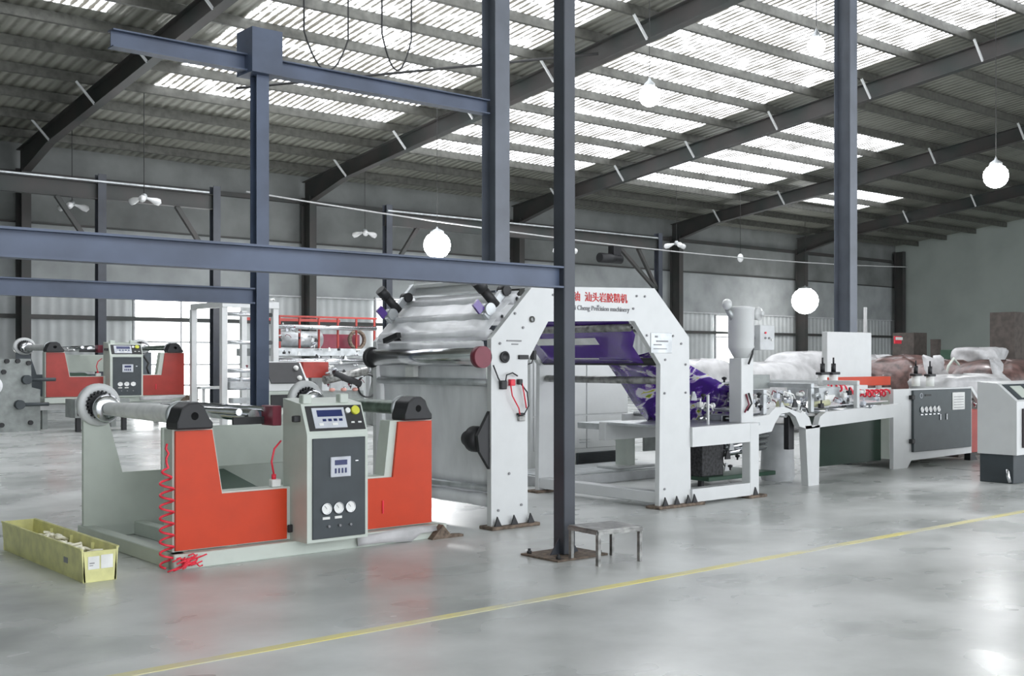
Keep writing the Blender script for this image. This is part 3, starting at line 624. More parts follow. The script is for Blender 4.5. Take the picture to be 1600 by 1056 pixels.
pm = purple_material()
nearp = [(1032, 545), (1052, 556), (1072, 567), (1095, 580), (1118, 592), (1140, 606), (1160, 622), (1164, 640), (1166, 655)]
farp = [(945, 562), (962, 586), (975, 606), (990, 630), (1003, 648), (1014, 660), (1025, 668), (1035, 674), (1045, 676)]
rows = []
for j, (a, c) in enumerate(zip(nearp, farp)):
    u = j / 8; p0 = P(*a, 8.14 + .5 * u); p1 = P(*c, 8.95 + .45 * u); rows.append([p0 + (p1 - p0) * (k / 8) + Vector((0, 0, -.02 * math.sin(math.pi * k / 8))) for k in range(9)])
tag(MB().grid(rows).build('printed_film', pm, None, .003), 'purple printed film with white and yellow artwork sloping from the gate to the table', 'printed film')
rows = [[(x, 8.14 + .2 * k + (.14 if j > 3 else 0), z) for k in range(9)] for j, (x, z) in enumerate(((8.40, 2.02), (8.46, 1.93), (8.50, 1.86), (8.55, 1.807), (8.66, 1.69), (8.76, 1.585), (8.84, 1.50)))]
f2 = tag(MB().grid(rows).build('printed_film', M['purple'], None, .003), 'glossy purple film stretched over rollers inside the white arch', 'printed film')
q = MB(); f2['_base'] = (0, 0, 0)
def wl(u0, u1, y0, y1):       # printed blocks lying on the film
    a, c = Vector((8.50, 0, 1.86)), Vector((8.84, 0, 1.50)); nr = Vector((-.36, 0, -.34)).normalized() * .006
    q.add([a + (c - a) * u + Vector((0, y, 0)) + nr for u, y in ((u0, y0), (u1, y0), (u1, y1), (u0, y1))], [[0, 1, 2, 3]])
wl(.20, .40, 8.75, 9.75); wl(.80, .83, 8.9, 9.4)
q.build('white_print_block', M['label'], f2, .002)
# electrical cabinet behind the gate --------------------------------------
t = thing('electrical_cabinet', 'tall white two-door electrical cabinet standing behind the white arch', 'cabinet', (11.1, 11.95, 0))
MB().box(10.15, 12.05, 11.62, 12.3, .05, 1.62).build('body', M['white'], t)
for x0, x1 in ((10.2, 11.18), (11.2, 12.02)):
    d = MB().box(x0, x1, 11.6, 11.62, .78, 1.58).build('door', M['white'], t); MB().box(x0, x1, 11.6, 11.62, .3, .76).build('lower_door', M['white'], t)
q = MB(); q.m(0).box(11.0, 12.0, 11.585, 11.62, .06, .24); q.m(1)
for k in range(7): q.box(11.02, 11.98, 11.575, 11.59, .08 + .022 * k, .088 + .022 * k)
q.build('vent_grille', [M['dark'], M['black']], t)
for x in (11.05, 11.75): MB().box(x, x + .2, 11.59, 11.6, .38, .39).box(x, x + .2, 11.59, 11.6, .42, .43).build('louvre', M['galv'], t)
MB().box(10.1, 12.1, 11.6, 12.3, 0, .05).build('plinth', M['grey'], t)
t = thing('low_skid', 'low grey steel skid on the floor behind the arch legs', 'skid', (9.9, 10.6, 0))
MB().box(9.2, 11.6, 10.15, 10.25, 0, .12).box(9.2, 11.6, 11.1, 11.2, 0, .12).box(9.2, 9.3, 10.2, 11.15, 0, .12).box(11.5, 11.6, 10.2, 11.15, 0, .12).build('frame', M['lightgrey'], t)
MB().box(9.25, 11.55, 10.2, 11.15, .12, .135).build('deck', M['galv'], t)
t = thing('support_table', 'small white bracket table on one leg seen through the white arch', 'table', (10.8, 10.45, .135))
MB().box(10.2, 11.35, 10.25, 10.75, .66, .74).build('table_top', M['galv'], t); MB().box(10.75, 10.92, 10.4, 10.6, .135, .66).build('leg', M['cream'], t); MB().box(10.5, 11.2, 10.3, 10.7, .135, .17).build('foot', M['white'], t)
MB().box(10.95, 11.3, 10.26, 10.3, .35, .66).build('drive_box', M['grey'], t)

# ================================================================== EXTRUDER, BAG MACHINE, CUTTER
t = thing('hopper_dryer', 'white round hopper dryer on a column with a grey control box beside the purple film', 'hopper', (10.22, 8.4, .83))
hc = Vector((10.44, 8.27, 0))
MB().lathe((hc.x, hc.y, 1.56), (0, 0, 1), [(0, .0), (0, .08), (.12, .145), (.13, .15), (.56, .15), (.57, .158), (.59, .158), (.60, .1), (.605, 0)], 30).build('hopper_drum', M['white'], t)
MB().box(10.33, 10.55, 8.18, 8.36, .83, 1.57).build('column', M['white'], t)
MB().lathe((10.22, 8.3, 2.16), (.4, .3, .2), [(0, 0), (0, .045), (.04, .055), (.1, .055), (.13, .04), (.13, 0)], 18).build('blower', M['white'], t)
MB().cyl((10.24, 8.3, 2.12), (10.34, 8.3, 2.0), .035).build('blower_duct', M['galv'], t)
MB().lathe((10.6, 8.2, 2.08), (.1, -1, 0), [(0, 0), (0, .07), (.05, .08), (.07, .07), (.08, .03), (.11, .03), (.11, 0)], 22).build('filter_housing', M['white'], t)
cb = MB().box(10.57, 10.84, 8.1, 8.28, 1.66, 1.95).build('control_box', M['lightgrey'], t); cb['_base'] = t['_base']
for x, z, mm in ((10.66, 1.8, 'greyink'), (10.73, 1.8, 'greyink'), (10.66, 1.86, 'pinkred'), (10.78, 1.78, 'label')): MB().cyl((x, 8.1, z), (x, 8.085, z), .012, n=10).build('push_button', M[mm], cb)
MB().box(10.47, 10.58, 8.2, 8.26, 1.74, 1.77).build('box_arm', M['steel'], t)
MB().tube([(10.5, 8.18, 1.97), (10.52, 8.15, 1.8), (10.48, 8.14, 1.62), (10.42, 8.15, 1.5)], .012).build('cable', M['black'], t)
MB().tube([(10.40, 8.17, 1.16), (10.43, 8.15, 1.04), (10.37, 8.165, .95)], .01).build('red_hose', M['maroon'], t)
MB().tube([(10.45, 8.17, 1.17), (10.48, 8.15, 1.05), (10.42, 8.165, .97)], .01).build('cable', M['black'], t)
random.seed(11)
def clutter(parent, x0, x1, y0, y1, z0, z1, n):
    """the many small valves, clamps and knobs of the line, each a part of its own"""
    for k in range(n):
        x, y, z = random.uniform(x0, x1), random.uniform(y0, y1), random.uniform(z0, z1); r = random.random()
        if r < .28:
            MB().cyl((x - .04, y, z), (x + .05, y, z + random.uniform(-.02, .03)), .022, n=12).cyl((x + .05, y, z), (x + .075, y, z), .03, n=12).build('air_cylinder', M[random.choice(['chrome', 'galv', 'label', 'face'])], parent)
        elif r < .5:
            MB().lathe((x, y, z - .03), (0, 0, 1), [(0, .012), (.03, .012), (.04, .03), (.06, .03), (.07, .0)], 12).build('clamp_knob', M[random.choice(['black', 'black', 'chrome', 'maroon'])], parent)
        elif r < .72:
            MB().prism([(x - .05, z - .05), (x + .05, z - .05), (x + .04, z + .0), (x + .01, z + .05), (x - .02, z + .05)], y, y + .02).build('bracket', M[random.choice(['white', 'galv', 'black', 'lightgrey'])], parent)
        elif r < .86:
            MB().box(x - .035, x + .035, y, y + .05, z - .03, z + .03).cyl((x, y + .02, z + .03), (x, y + .02, z + .07), .01, n=8).build('valve', M[random.choice(['label', 'black', 'face', 'galv'])], parent)
        else:
            MB().tube([(x - .1, y, z), (x - .05, y + .02, z + .05), (x + .03, y, z + .02), (x + .08, y + .01, z - .04)], .008, 6).build('air_hose', M[random.choice(['black', 'maroon', 'label'])], parent)
clut_fr = MB()
t = thing('extruder_head', 'cluster of chrome rollers and clamps on the table between purple film and conveyor', 'machine', (10.0, 9.0, .83))
MB().box(10.5, 10.8, 8.6, 9.2, .83, .9).build('base', M['galv'], t)
for z, x in ((.97, 10.55), (1.1, 10.6), (1.24, 10.65)): MB().cyl((x, 8.4, z), (x, 9.25, z), .035).build('nip_roller', M['chrome'], t)
MB().box(10.5, 10.75, 9.2, 9.26, .83, 1.35).build('side_plate', M['galv'], t); MB().box(10.5, 10.7, 8.4, 8.44, .83, 1.1).build('side_plate', M['white'], t)
MB().box(9.80, 9.825, 8.22, 8.25, .83, 1.16).build('white_rod', M['white'], t)
clutter(t, 9.88, 10.02, 8.3, 8.5, .86, 1.15, 8); clutter(t, 10.45, 10.75, 8.3, 8.6, .95, 1.4, 14)
t = thing('bag_making_line', 'long white conveyor frame crowded with chrome valves, clamps and rollers', 'machine', (12.5, 9.2, 0))
z0 = .71
MB().prism([(10.42, .64), (11.05, .70), (11.12, .80), (11.22, .90), (11.40, .92), (11.52, .86), (11.60, .74), (11.75, .70), (13.9, .79), (13.9, .96), (12.15, .90), (12.02, .84), (11.98, .74), (11.86, .72), (11.80, .84), (11.66, .93), (11.62, .90), (11.3, .985), (11.12, .98), (11.0, .90), (10.42, .86)], 8.3, 8.38).build('near_side_rail', M['white'], t)
MB().prism([(10.42, .66), (13.9, .79), (13.9, .96), (10.42, .86)], 10.1, 10.16).build('far_side_rail', M['white'], t)
MB().prism([(11.78, .0), (12.0, .0), (12.02, .74), (11.72, .74)], 8.3, 8.4).build('leg', M['white'], t)
MB().prism([(11.78, .0), (12.0, .0), (12.02, .74), (11.72, .74)], 10.05, 10.15).build('leg', M['white'], t)
MB().lathe((12.1, 9.0, 0), (0, 0, 1), [(0, .2), (.05, .22), (.6, .2), (.72, .19)], 24).build('dust_drum', M['lightgrey'], t)
for k in range(8):
    x = 10.6 + .42 * k
    MB().cyl((x, 8.38, .86 + .02 * k / 2), (x, 10.1, .86 + .02 * k / 2), .032, n=16).build('conveyor_roller', M['chrome'], t)
MB().add([(10.5, 8.45, .90), (13.8, 8.45, .99), (13.8, 9.6, .99), (10.5, 9.6, .90)], [[0, 1, 2, 3]]).build('film_bed', M['film'], t, .006)
for x, zt in ((10.95, 1.14), (11.9, 1.2), (12.9, 1.22)):
    MB().box(x, x + .06, 8.34, 8.40, .9, zt).box(x, x + .06, 10.08, 10.14, .9, zt).box(x, x + .06, 8.34, 10.14, zt, zt + .06).build('cross_bridge', M[random.choice(['white', 'galv'])], t)
MB().box(12.3, 12.75, 8.5, 9.0, 1.02, 1.2).build('sealing_head', M['galv'], t); MB().box(12.4, 12.62, 8.48, 8.56, 1.0, 1.1).build('white_motor', M['label'], t)
MB().box(11.55, 11.95, 9.0, 9.3, 1.18, 1.36).build('grey_gear_box', M['grey'], t); MB().cyl((11.7, 9.15, .95), (11.7, 9.15, 1.2), .06).build('gear_post', M['steel'], t)
MB().lathe((11.6, 8.5, .98), (0, 1, 0), [(0, 0), (0, .07), (.1, .075), (.12, 0)], 16).build('yellow_pulley', mat('pale_pulley', (.55, .55, .35), .4), t)
MB().lathe((12.05, 8.42, .99), (1, 0, .05), [(0, 0), (0, .035), (.32, .04), (.33, 0)], 14).build('pale_green_cylinder', mat('pale_pulley', (.55, .55, .35), .4), t)
clutter(t, 10.55, 13.4, 8.28, 8.75, .93, 1.14, 95)
clutter(t, 10.6, 12.2, 9.0, 9.8, 1.0, 1.2, 16)
MB().box(10.5, 10.9, 8.9, 9.4, .15, .60).build('mesh_guard_box', M['grid'], t)
for k in range(4): MB().cyl((11.0 + .02 * k, 9.0, .40 + .07 * k), (11.7 + .02 * k, 8.9, .46 + .07 * k), .045).build('drive_roller', M['chrome'], t)
MB().box(10.5, 11.8, 8.8, 9.5, .1, .15).build('drive_bed', M['darkgreen'], t)
for x in (10.6, 11.6): MB().box(x, x + .06, 9.0, 9.06, 0, .1).build('leg', M['black'], t)
clutter(t, 10.7, 11.6, 8.8, 9.1, .2, .5, 10)
MB().box(11.55, 11.66, 8.42, 8.5, .45, .9).build('black_bracket', M['black'], t)
MB().box(12.75, 14.44, 8.95, 9.02, .12, .80).build('dark_back_guard', mat('dark_guard', (.012, .03, .02), .4), t)
MB().box(12.8, 12.88, 8.95, 9.02, 0, .12).build('leg', M['black'], t)
# cutter
t = thing('bag_cutter_machine', 'white bag cutting machine with dark grey gauge door and red cross bar', 'machine', (15.5, 9.4, 0))
f_ = [(14.48, 0.0), (14.48, 1.13), (16.68, 1.13), (16.68, .12), (14.95, .10), (14.85, .0)]
MB().prism(f_, 8.78, 8.84).build('front_plate', M['white'], t)
MB().box(14.48, 16.66, 8.84, 9.5, .14, 1.1).build('body', M['cream'], t)
MB().box(14.5, 16.6, 10.1, 10.16, 0, 1.1).build('far_side_plate', M['white'], t)
MB().box(14.5, 16.6, 9.5, 10.1, .95, 1.05).build('work_table', M['galv'], t)
for x in (14.6, 16.4): MB().box(x, x + .12, 9.6, 9.7, 0, .95).build('leg', M['dark'], t)
d = MB().box(14.95, 16.60, 8.74, 8.78, .22, 1.11).build('gauge_door', mat('grey_green_panel', (.06, .075, .08), .45, vary=.04), t); d['_base'] = t['_base']
for k in range(5):
    x = 15.16 + .115 * k
    q = MB(); q.m(0).lathe((x, 8.74, .83), (0, -1, 0), [(0, .045), (.016, .048), (.018, .038), (.01, .036)], 20); q.m(1).cyl((x, 8.742, .83), (x, 8.728, .83), .038).m(0).box(x - .035, x + .03, 8.73, 8.74, .745, .765)
    q.build('pressure_gauge', [M['chrome'], M['label']], d)
q = MB(); q.m(0).box(16.02, 16.38, 8.73, 8.74, .80, 1.06); q.m(1)
for k in range(5): q.box(16.06, 16.34, 8.727, 8.731, .83 + .04 * k, .838 + .04 * k)
q.build('instruction_sheet', [M['label'], M['greyink']], d)
MB().lathe((15.15, 8.74, 1.03), (0, -1, 0), [(0, .038), (.005, .04), (.006, .03), (0, .03)], 20).build('round_emblem', M['face'], d)
MB().box(15.25, 15.42, 8.733, 8.74, 1.02, 1.045).build('emblem_bar', M['black'], d)
for x in (15.66, 15.84): MB().box(x, x + .02, 8.725, 8.74, .66, .75).build('door_handle', M['chrome'], d)
for z in (.35, .98): MB().box(14.88, 14.96, 8.72, 8.78, z, z + .06).build('hinge', M['black'], d)
MB().box(13.75, 15.35, 9.35, 9.5, 1.17, 1.30).build('red_cross_bar', M['orange'], t)
MB().box(13.75, 13.83, 9.5, 9.55, 1.0, 1.3).build('bar_bracket', M['white'], t); MB().box(15.25, 15.35, 9.5, 9.55, 1.0, 1.3).build('bar_bracket', M['white'], t)
MB().box(13.75, 14.48, 9.0, 9.5, .95, 1.05).build('outfeed_shelf', M['galv'], t)
for x, zz in ((12.95, 1.20), (13.20, 1.20), (15.45, 1.16), (15.85, 1.15)):
    y_ = 8.9 if x < 14 else 9.0
    MB().cyl((x, y_, zz), (x, y_, zz + .15), .06, n=16).build('cylinder_barrel', M['label'], t)
    MB().box(x - .09, x + .09, y_ - .05, y_ + .05, zz + .15, zz + .185).cyl((x, y_, zz + .185), (x, y_, zz + .3), .032, n=12).cyl((x, y_, zz + .3), (x, y_, zz + .38), .012, n=8).build('black_cylinder_cap', M['black'], t)
MB().box(12.85, 13.95, 8.85, 9.0, 1.14, 1.2).build('cylinder_mount', M['white'], t)
MB().box(16.72, 17.05, 8.8, 9.3, .12, .78).build('red_side_box', M['red'], t)
MB().prism([(16.68, .0), (16.9, .0), (16.78, .12), (16.68, .12)], 8.8, 8.9).build('red_foot', M['black'], t)
clutter(t, 16.7, 17.15, 8.8, 9.2, .84, 1.1, 9)
MB().beam((16.66, 8.8, 1.12), (16.95, 8.78, .85), .06, .05).build('white_arm', M['white'], t)
pts = []
for k in range(150):
    a = k * .55; u = k / 149; c = Vector((13.0 + 1.55 * u, 8.88, 1.24 - .16 * math.sin(math.pi * min(1, u * 1.25) * .55)))
    pts.append(c + Vector((.0, math.cos(a), math.sin(a))) * .045)
tag(MB().tube(pts, .014, 6).build('coiled_hose', M['pinkred']), 'red coiled hose stretched along the conveyor below the red cross bar', 'hose')
# console at the right edge
t = thing('operator_console', 'white sloped operator console on a black base at the right edge', 'console', (15.0, 7.0, 0))
MB().box(13.92, 16.4, 6.78, 7.22, 0, .36).build('black_base', M['dark'], t)
b_ = MB().prismx([(6.73, .36), (6.73, 1.03), (6.98, 1.25), (7.24, 1.27), (7.24, .36)], 13.9, 16.4).build('body', M['white'], t); b_['_base'] = t['_base']
MB().box(14.03, 16.3, 6.70, 6.73, .45, .94).build('dark_door', mat('smoked_door', (.03, .02, .025), .15), b_)
d2 = Vector((0, .25, .22)).normalized(); n2 = Vector((0, -.22, .25)).normalized(); o2 = Vector((0, 6.73, 1.03))
def sl2(x0, x1, u0, u1, off):
    return [o2 + Vector((x, 0, 0)) + d2 * u + n2 * h for h in (-.002, off) for x in (x0, x1) for u in (u0, u1)], [[0, 1, 3, 2], [4, 6, 7, 5], [0, 4, 5, 1], [2, 3, 7, 6], [0, 2, 6, 4], [1, 5, 7, 3]]
MB().add(*sl2(13.98, 16.3, .03, .31, .006)).build('console_panel', M['dark'], b_)
for x in (14.12, 14.5, 14.95): MB().add(*sl2(x, x + .28, .06, .27, .012)).build('display', M['cream'], b_)
MB().tube([(13.93, 6.85, .17), (13.88, 6.84, .17), (13.86, 6.82, .1), (13.87, 6.8, .02)], .022).build('air_fitting', M['chrome'], t)
# white panel box behind the conveyor
t = thing('white_panel_box', 'plain bright white upright panel box at the foot of the tall right post', 'box', (15.6, 10.33, 0))
pa, pc = P(1291, 518, 10.3), P(1360, 598, 10.3)
MB().box(pa.x, pc.x, 10.28, 10.38, pc.z, pa.z).build('panel', M['white'], t)
for x in (pa.x + .1, pc.x - .16): MB().box(x, x + .06, 10.3, 10.36, 0, pc.z).build('leg', M['white'], t)
MB().box(pc.x - .6, pc.x - .2, 10.265, 10.28, pc.z + .08, pc.z + .09).build('panel_slot', M['greyink'], t)
t = thing('thin_pole', 'thin pale pipe standing right behind the white panel box', 'pipe', (18.3, 11.5, 0))
q = P(1352, 480, 12); MB().cyl((q.x, 12, 0), (q.x, 12, q.z), .03).build('pipe', M['wire'], t); MB().lathe((q.x, 12, 0), (0, 0, 1), [(0, .1), (.02, .1), (.03, .03)], 14).build('foot', M['steel'], t)

# ================================================================== GOODS BEHIND THE LINE
def lump(name, cx, cy, sx, sy, sz, mt, label, cat, rz=0, group=None, zb=0, amp=.06, pw=.55):
    """rounded wrapped bale: superellipsoid with soft dents"""
    V = []; nu, nv = 28, 14; ph = random.random() * 9
    rows = []
    for j in range(nv + 1):
        v = -math.pi / 2 + math.pi * j / nv; row = []
        for k in range(nu + 1):
            u = 2 * math.pi * k / nu; sg = lambda t: math.copysign(abs(t) ** pw, t)
            w = 1 + amp * math.sin(3 * u + ph + 2 * v) * math.cos(2.3 * v + ph) + amp * .6 * math.sin(7 * u + ph * 2 + 3 * v)
            x, y_, z = sg(math.cos(v)) * sg(math.cos(u)) * sx / 2 * w, sg(math.cos(v)) * sg(math.sin(u)) * sy / 2 * w, max(-sz / 2, sg(math.sin(v)) * sz / 2 * (w if v > 0 else 1))
            row.append((cx + x * math.cos(rz) - y_ * math.sin(rz), cy + x * math.sin(rz) + y_ * math.cos(rz), zb + sz / 2 + z))
        rows.append(row)
    o = MB().grid(rows).build(name, mt); tag(o, label, cat, group)
    return o
random.seed(3)
def at(px, Y): return P(px, 600, Y).x
lump('white_roll_stack', at(1200, 15), 15, 3.0, 1.2, 1.5, M['sheet'], 'long bale wrapped in white plastic behind the hopper column', 'bale', amp=.03)
lump('white_roll_stack', at(1262, 17), 17, 3.0, 1.2, 1.75, M['sheet'], 'higher white plastic bale left of the white panel box', 'bale', amp=.03)
lump('white_roll_stack', at(1095, 14), 14, 1.6, 1.0, 1.55, M['sheet'], 'short white plastic bale right behind the arch right leg', 'bale', amp=.03)
lump('wrapped_bale', at(1412, 15), 15, 2.4, 1.5, 1.62, M['wrap'], 'brown film-wrapped bale above the red cross bar', 'bale', .2)
lump('wrapped_bale', at(1478, 13.2), 13.2, 2.3, 1.5, 1.5, M['wrap'], 'brown wrapped bale with white straps behind the cutter cylinders', 'bale', .4)
lump('wrapped_bale', at(1572, 11.2), 11.2, 3.4, 1.4, 1.52, M['wrap'], 'large glossy brown wrapped bale behind the operator console', 'bale', .1)
lump('white_bundle', at(1368, 16.6), 16.6, 1.9, 1.2, 1.6, M['sheet'], 'white plastic sheet bundle right beside the white panel box', 'bundle', .3, amp=.09)
def flap(px0, px1, y0, y1, Y, label):
    a, c = P(px0, y0, Y), P(px1, y1, Y)
    rows = [[(a.x + (c.x - a.x) * (k / 6) + .06 * math.sin(j * 1.3), Y + .05 * math.sin(2 * k + j) - .03 * j, a.z + (c.z - a.z) * (j / 5) + .04 * math.sin(1.7 * k + j)) for k in range(7)] for j in range(6)]
    return tag(MB().grid(rows).build('plastic_cover', M['sheet'], None, .01), label, 'cover')
flap(1440, 1472, 557, 590, 12.4, 'crumpled white cover hanging over the brown bale behind the cutter')
flap(1546, 1562, 562, 597, 10.45, 'narrow white cover strip draped on the large brown bale')
lump('white_bundle', at(1530, 14.6), 14.6, 1.8, 1.1, .40, M['sheet'], 'crumpled white sheets piled on a brown carton near the dark carton stack', 'bundle', .2, zb=1.462, amp=.12)
lump('white_bundle', at(1505, 9.6), 9.6, 2.4, .8, .40, M['sheet'], 'low white sheet heap lying behind the gauge door top', 'bundle', -.05, zb=.9, amp=.1)
tag(MB().box(at(1505, 9.6) - .9, at(1505, 9.6) + 1.15, 9.2, 10.0, 0, .9).build('pallet_box', M['carton']), 'brown box under the low white sheet heap', 'box')
tag(MB().box(at(1530, 14.6) - 1.0, at(1530, 14.6) + 1.0, 14.1, 15.1, 0, 1.46).build('carton_box', M['carton']), 'brown carton holding the crumpled white sheets', 'box')
def carton(px0, px1, ytop, Y, dep, label, cat='box', red=False):
    a, c = P(px0, ytop, Y + dep), P(px1, ytop, Y); a.z = c.z; t = thing('carton_stack', label, cat, ((a.x + c.x) / 2, Y + dep / 2, 0))
    q = MB(); q.box(a.x, c.x, Y, Y + dep, 0, a.z * .52).box(a.x + .02, c.x - .03, Y + .02, Y + dep, a.z * .52, a.z); q.build('cartons', M['carton'], t)
    MB().box((a.x + c.x) / 2 - .03, (a.x + c.x) / 2 + .03, Y - .006, Y + .03, 0, a.z * .52).build('packing_tape', M['wrap'], t)
    if red:
        q = MB(); s0, s1 = P(1397, 525, Y), P(1408, 537, Y); q.m(0).box(s0.x, s1.x, Y - .02, Y + .01, s1.z, s0.z); q.m(1).box(s0.x + .05, s1.x + .05, Y - .03, Y - .02, s1.z + .12, s0.z - .03)
        q.build('red_label', [M['pinkred'], M['label']], t)
carton(1394, 1450, 520, 20, .8, 'brown carton stack with a small red label near the end wall', red=True)
carton(1453, 1472, 530, 20.5, .3, 'narrow brown carton stack right of the labelled stack')
carton(1546, 1640, 490, 16.4, .8, 'tall very dark brown carton stack at the right edge')
t = thing('leaning_frame', 'pale bent strip arching over the brown bales behind the cutter', 'strip', (at(1490, 12.35), 12.35, 0))
MB().tube([P(1474, 665, 12.35), P(1474, 600, 12.35), P(1482, 572, 12.35), P(1490, 560, 12.35), P(1500, 572, 12.35), P(1512, 604, 12.35), P(1518, 665, 12.35)], .03).build('strip', M['cream'], t)
tag(MB().box(at(1497, 17.6) - .5, at(1497, 17.6) + .6, 17.4, 17.9, 1.3, 1.85).build('green_bundle', M['darkgreen']), 'dark green bundle between the brown cartons and the end wall', 'bundle')
tag(MB().box(at(1497, 17.6) - .7, at(1497, 17.6) + .8, 17.3, 18.0, 0, 1.3).build('carton_box', M['carton']), 'brown carton under the dark green bundle', 'box')

# ================================================================== MACHINES FAR LEFT
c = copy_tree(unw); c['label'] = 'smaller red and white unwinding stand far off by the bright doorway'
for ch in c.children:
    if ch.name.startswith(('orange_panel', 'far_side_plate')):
        ch.material_slots[0].link = 'OBJECT'; ch.material_slots[0].material = M['red'] if ch.name.startswith('orange') else M['panelg']  # orange panels take a darker red: the dim far light is put into the colour
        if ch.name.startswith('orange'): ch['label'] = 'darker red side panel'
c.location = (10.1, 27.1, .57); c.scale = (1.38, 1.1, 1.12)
t = thing('machine_plinth', 'white frame on legs carrying the far red unwinding stand', 'frame', (10.1, 27.1, 0))
q = MB()
for y in (26.1, 27.9): q.box(8.3, 11.9, y, y + .15, .42, .56)
for x in (8.3, 10.0, 11.75): q.box(x, x + .15, 26.25, 27.9, .44, .56)
q.build('frame', M['white'], t)
for x in (8.35, 9.9, 11.7):
    for y in (26.1, 27.9): MB().box(x, x + .12, y, y + .12, 0, .43).build('leg', M['grey'], t)
# grey plated machine at the far left edge
t = thing('grey_press', 'grey machine side plate with black bolts at the far left edge', 'machine', (7.3, 26.6, 0))
pl = MB().prism([(5.2, 0), (5.2, 1.55), (7.95, 1.57), (7.97, .95), (8.15, .9), (8.15, .0)], 25.6, 25.67).build('side_plate', M['grey'], t); pl['_base'] = t['_base']
MB().prism([(5.2, 0), (5.2, 1.55), (7.95, 1.57), (8.15, .9), (8.15, .0)], 27.2, 27.27).build('far_side_plate', M['grey'], t)
for x, y in ((10, 564), (27, 564), (44, 567), (5, 581), (47, 660), (2, 664)):
    p = P(x, y, 25.6); MB().cyl((p.x, 25.6, p.z), (p.x, 25.53, p.z), .05, n=12).build('bolt', M['black'], pl)
for x, y in ((40, 593), (29, 632)):
    p = P(x, y, 25.6); MB().cyl((p.x, 25.6, p.z), (p.x, 25.45, p.z), .1, n=18).cyl((p.x, 25.5, p.z), (p.x + .6, 25.5, p.z), .04, n=10).build('bearing', M['dark'], pl)
MB().lathe((7.1, 25.35, 1.0), (0, 1, 0), [(0, 0), (0, .2), (.2, .22), (.22, 0)], 24).build('white_roll', M['film'], t)
MB().cyl((7.0, 25.67, 1.2), (7.0, 27.2, 1.2), .12).build('roller', M['chrome'], t)
t = thing('low_roller_unit', 'low dark roller unit on the floor beside the grey machine plate', 'machine', (9.3, 25.5, 0))
MB().box(8.55, 9.75, 24.6, 25.2, .3, .7).build('housing', M['grey'], t); MB().box(8.6, 8.7, 24.65, 24.75, 0, .3).build('leg', M['black'], t); MB().box(9.6, 9.7, 24.65, 24.75, 0, .3).build('leg', M['black'], t)
MB().cyl((8.8, 24.5, .5), (9.4, 24.5, .5), .12).build('roller', M['chrome'], t); MB().box(8.6, 8.85, 24.57, 24.6, .35, .65).build('switch_plate', M['black'], t)
# white rack frame
t = thing('white_rack_frame', 'tall white open frame with rollers left of the blue-grey post', 'frame', (12.2, 24, 0))
for x in (11.65, 12.95): MB().box(x, x + .14, 24, 24.14, 0, 2.75).build('post', M['white'], t)
for x in (11.65, 12.95): MB().box(x, x + .14, 25.6, 25.74, 0, 2.75).build('post', M['white'], t)
MB().box(11.65, 13.09, 23.98, 24.1, 2.75, 2.9).build('top_bar', M['white'], t); MB().box(11.65, 11.79, 24.1, 25.7, 2.75, 2.88).build('top_bar', M['white'], t)
for z in (2.6, 1.95, 1.3, 1.1, .9): MB().cyl((11.8, 24.1, z), (12.95, 24.1, z), .05).build('roller', M['chrome'], t)
MB().box(11.8, 12.7, 23.9, 24.1, .9, 1.05).box(11.85, 12.4, 23.85, 24.1, .55, .68).build('web_tray', M['galv'], t)
clutter(t, 11.9, 12.8, 23.8, 23.95, .7, 1.5, 10)
clutter(t, 11.8, 13.0, 23.9, 24.1, 2.9, 2.98, 6)
# control desk beside the post
t = thing('dark_control_desk', 'white desk with dark sloping panel right of the blue-grey post', 'console', (9.95, 18, 0))
MB().box(9.62, 10.4, 18.05, 18.6, 0, 1.0).build('body', M['cream'], t); MB().prismx([(18.0, 1.0), (18.0, 1.12), (18.3, 1.5), (18.62, 1.52), (18.62, 1.0)], 9.6, 10.42).build('desk_top', M['white'], t)
MB().add([(9.66, 17.99, 1.13), (10.36, 17.99, 1.13), (10.36, 18.27, 1.49), (9.66, 18.27, 1.49)], [[0, 1, 2, 3]]).build('sloping_panel', M['black'], t, .02)
for z, y in ((1.4, 18.16), (1.22, 18.03)): MB().ball((10.25, y, z), .05, 12).build('white_knob', M['label'], t)
MB().box(9.68, 10.36, 18.03, 18.05, .7, .93).build('vent', M['black'], t)
# printing press with red railing
t = thing('railed_printing_press', 'far printing press with red hand railing and cluttered silver rollers', 'machine', (15.6, 26, 0))
MB().box(13.9, 17.4, 26.0, 28.4, 0, .25).build('base', M['grey'], t)
MB().box(14.1, 17.3, 26.2, 28.2, 1.65, 1.85).build('deck', M['galv'], t)
for x in (14.2, 15.6, 17.1): MB().box(x, x + .22, 26.25, 26.45, .25, 1.65).build('post', M['lightgrey'], t)
MB().box(16.0, 16.9, 26.5, 27.5, .25, 1.6).build('cabinet', M['lightgrey'], t)
for k in range(6):
    x = 14.3 + .58 * k; MB().box(x, x + .05, 26.2, 26.25, 1.85, 2.68).build('rail_post', M['red'], t)
MB().box(14.3, 17.3, 26.19, 26.24, 2.65, 2.7).build('top_rail', M['red'], t)
MB().box(14.3, 17.3, 28.1, 28.16, 2.62, 2.7).build('top_rail', M['red'], t)
MB().box(15.9, 17.25, 27.0, 27.8, 1.86, 2.25).build('red_drive_housing', M['maroon'], t)
MB().lathe((17.0, 26.7, 2.1), (0, 1, 0), [(0, .2), (.0, .27), (.05, .29), (.1, .27), (.1, .2), (0, .2)], 26).build('hand_wheel', M['rust'], t)
MB().cyl((14.6, 26.9, 2.1), (15.9, 26.9, 2.1), .22).build('print_drum', M['galv'], t)
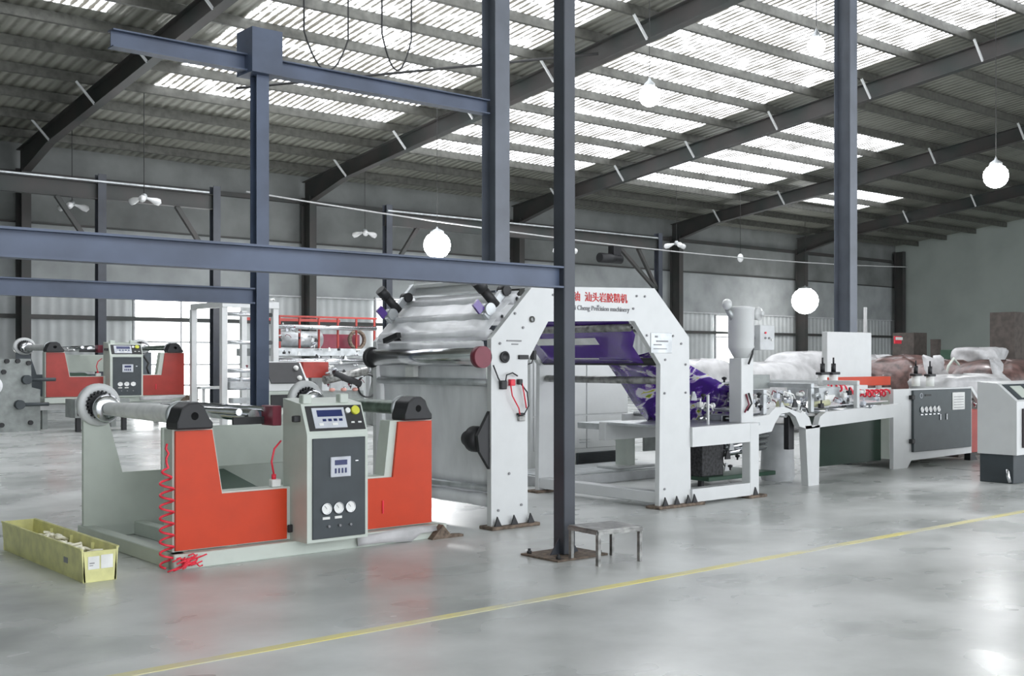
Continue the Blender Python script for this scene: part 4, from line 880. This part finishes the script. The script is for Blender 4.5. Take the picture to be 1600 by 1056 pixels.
for z, r in ((1.5, .09), (1.2, .06), (2.4, .06)): MB().cyl((14.2, 26.1, z), (17.2, 26.1, z), r).build('long_roller', M['chrome'], t)
clutter(t, 14.2, 15.3, 25.9, 26.2, 1.7, 2.5, 26); clutter(t, 15.2, 17.2, 25.9, 26.15, 1.45, 1.85, 20); clutter(t, 14.1, 16.0, 25.9, 26.2, .9, 1.5, 14)
t = thing('gear_drive_unit', 'small grey gear unit with dark red motor and round belt before the railed press', 'machine', (13.6, 22, 0))
MB().prism([(12.95, .0), (14.25, 0), (14.15, .85), (13.05, .85)], 22, 22.6).build('housing', M['grey'], t)
MB().box(12.65, 13.3, 22.1, 22.5, 1.15, 1.5).build('red_motor', M['red'], t); MB().box(12.7, 12.8, 22.2, 22.3, 0, 1.15).build('motor_leg', M['grey'], t)
MB().cyl((13.1, 21.95, 1.1), (14.2, 21.95, 1.3), .1).build('shaft', M['steel'], t); MB().cyl((13.3, 21.9, 1.25), (14.0, 21.9, 1.0), .08).build('shaft', M['black'], t)
MB().lathe((14.25, 21.95, .95), (0, 1, 0), [(0, .24), (-.02, .27), (.04, .27), (.04, .24), (0, .24)], 28).build('belt_ring', M['black'], t)
clutter(t, 13.1, 14.1, 21.85, 22.0, .9, 1.45, 26)
for x in (13.3, 13.6, 13.9): MB().ball((x, 21.95, .88), .07, 10, .6).build('pink_grip', mat('pink_grip', (.7, .35, .3), .5), t)
t = thing('grey_column_unit', 'grey upright box column left of the gate machine far plate', 'column', (15.6, 22.3, 0))
MB().box(14.75, 15.1, 22.3, 22.6, 0, 1.45).build('column', M['grey'], t); MB().box(14.6, 15.35, 22.2, 22.7, 1.45, 1.75).build('head', M['lightgrey'], t); MB().prismx([(22.6, 0), (23.1, 0), (22.65, 1.3), (22.6, 1.3)], 14.85, 14.95).build('brace', M['grey'], t)
t = thing('low_wall_table', 'long pale table in the bright doorway behind the far red unwinder', 'table', (14.5, 29, 0))
MB().box(13.4, 16.2, 28.9, 29.5, .75, .82).build('table_top', M['white'], t)
for x in (13.5, 16.05):
    for y in (28.95, 29.4): MB().box(x, x + .07, y, y + .07, 0, .75).build('leg', M['white'], t)
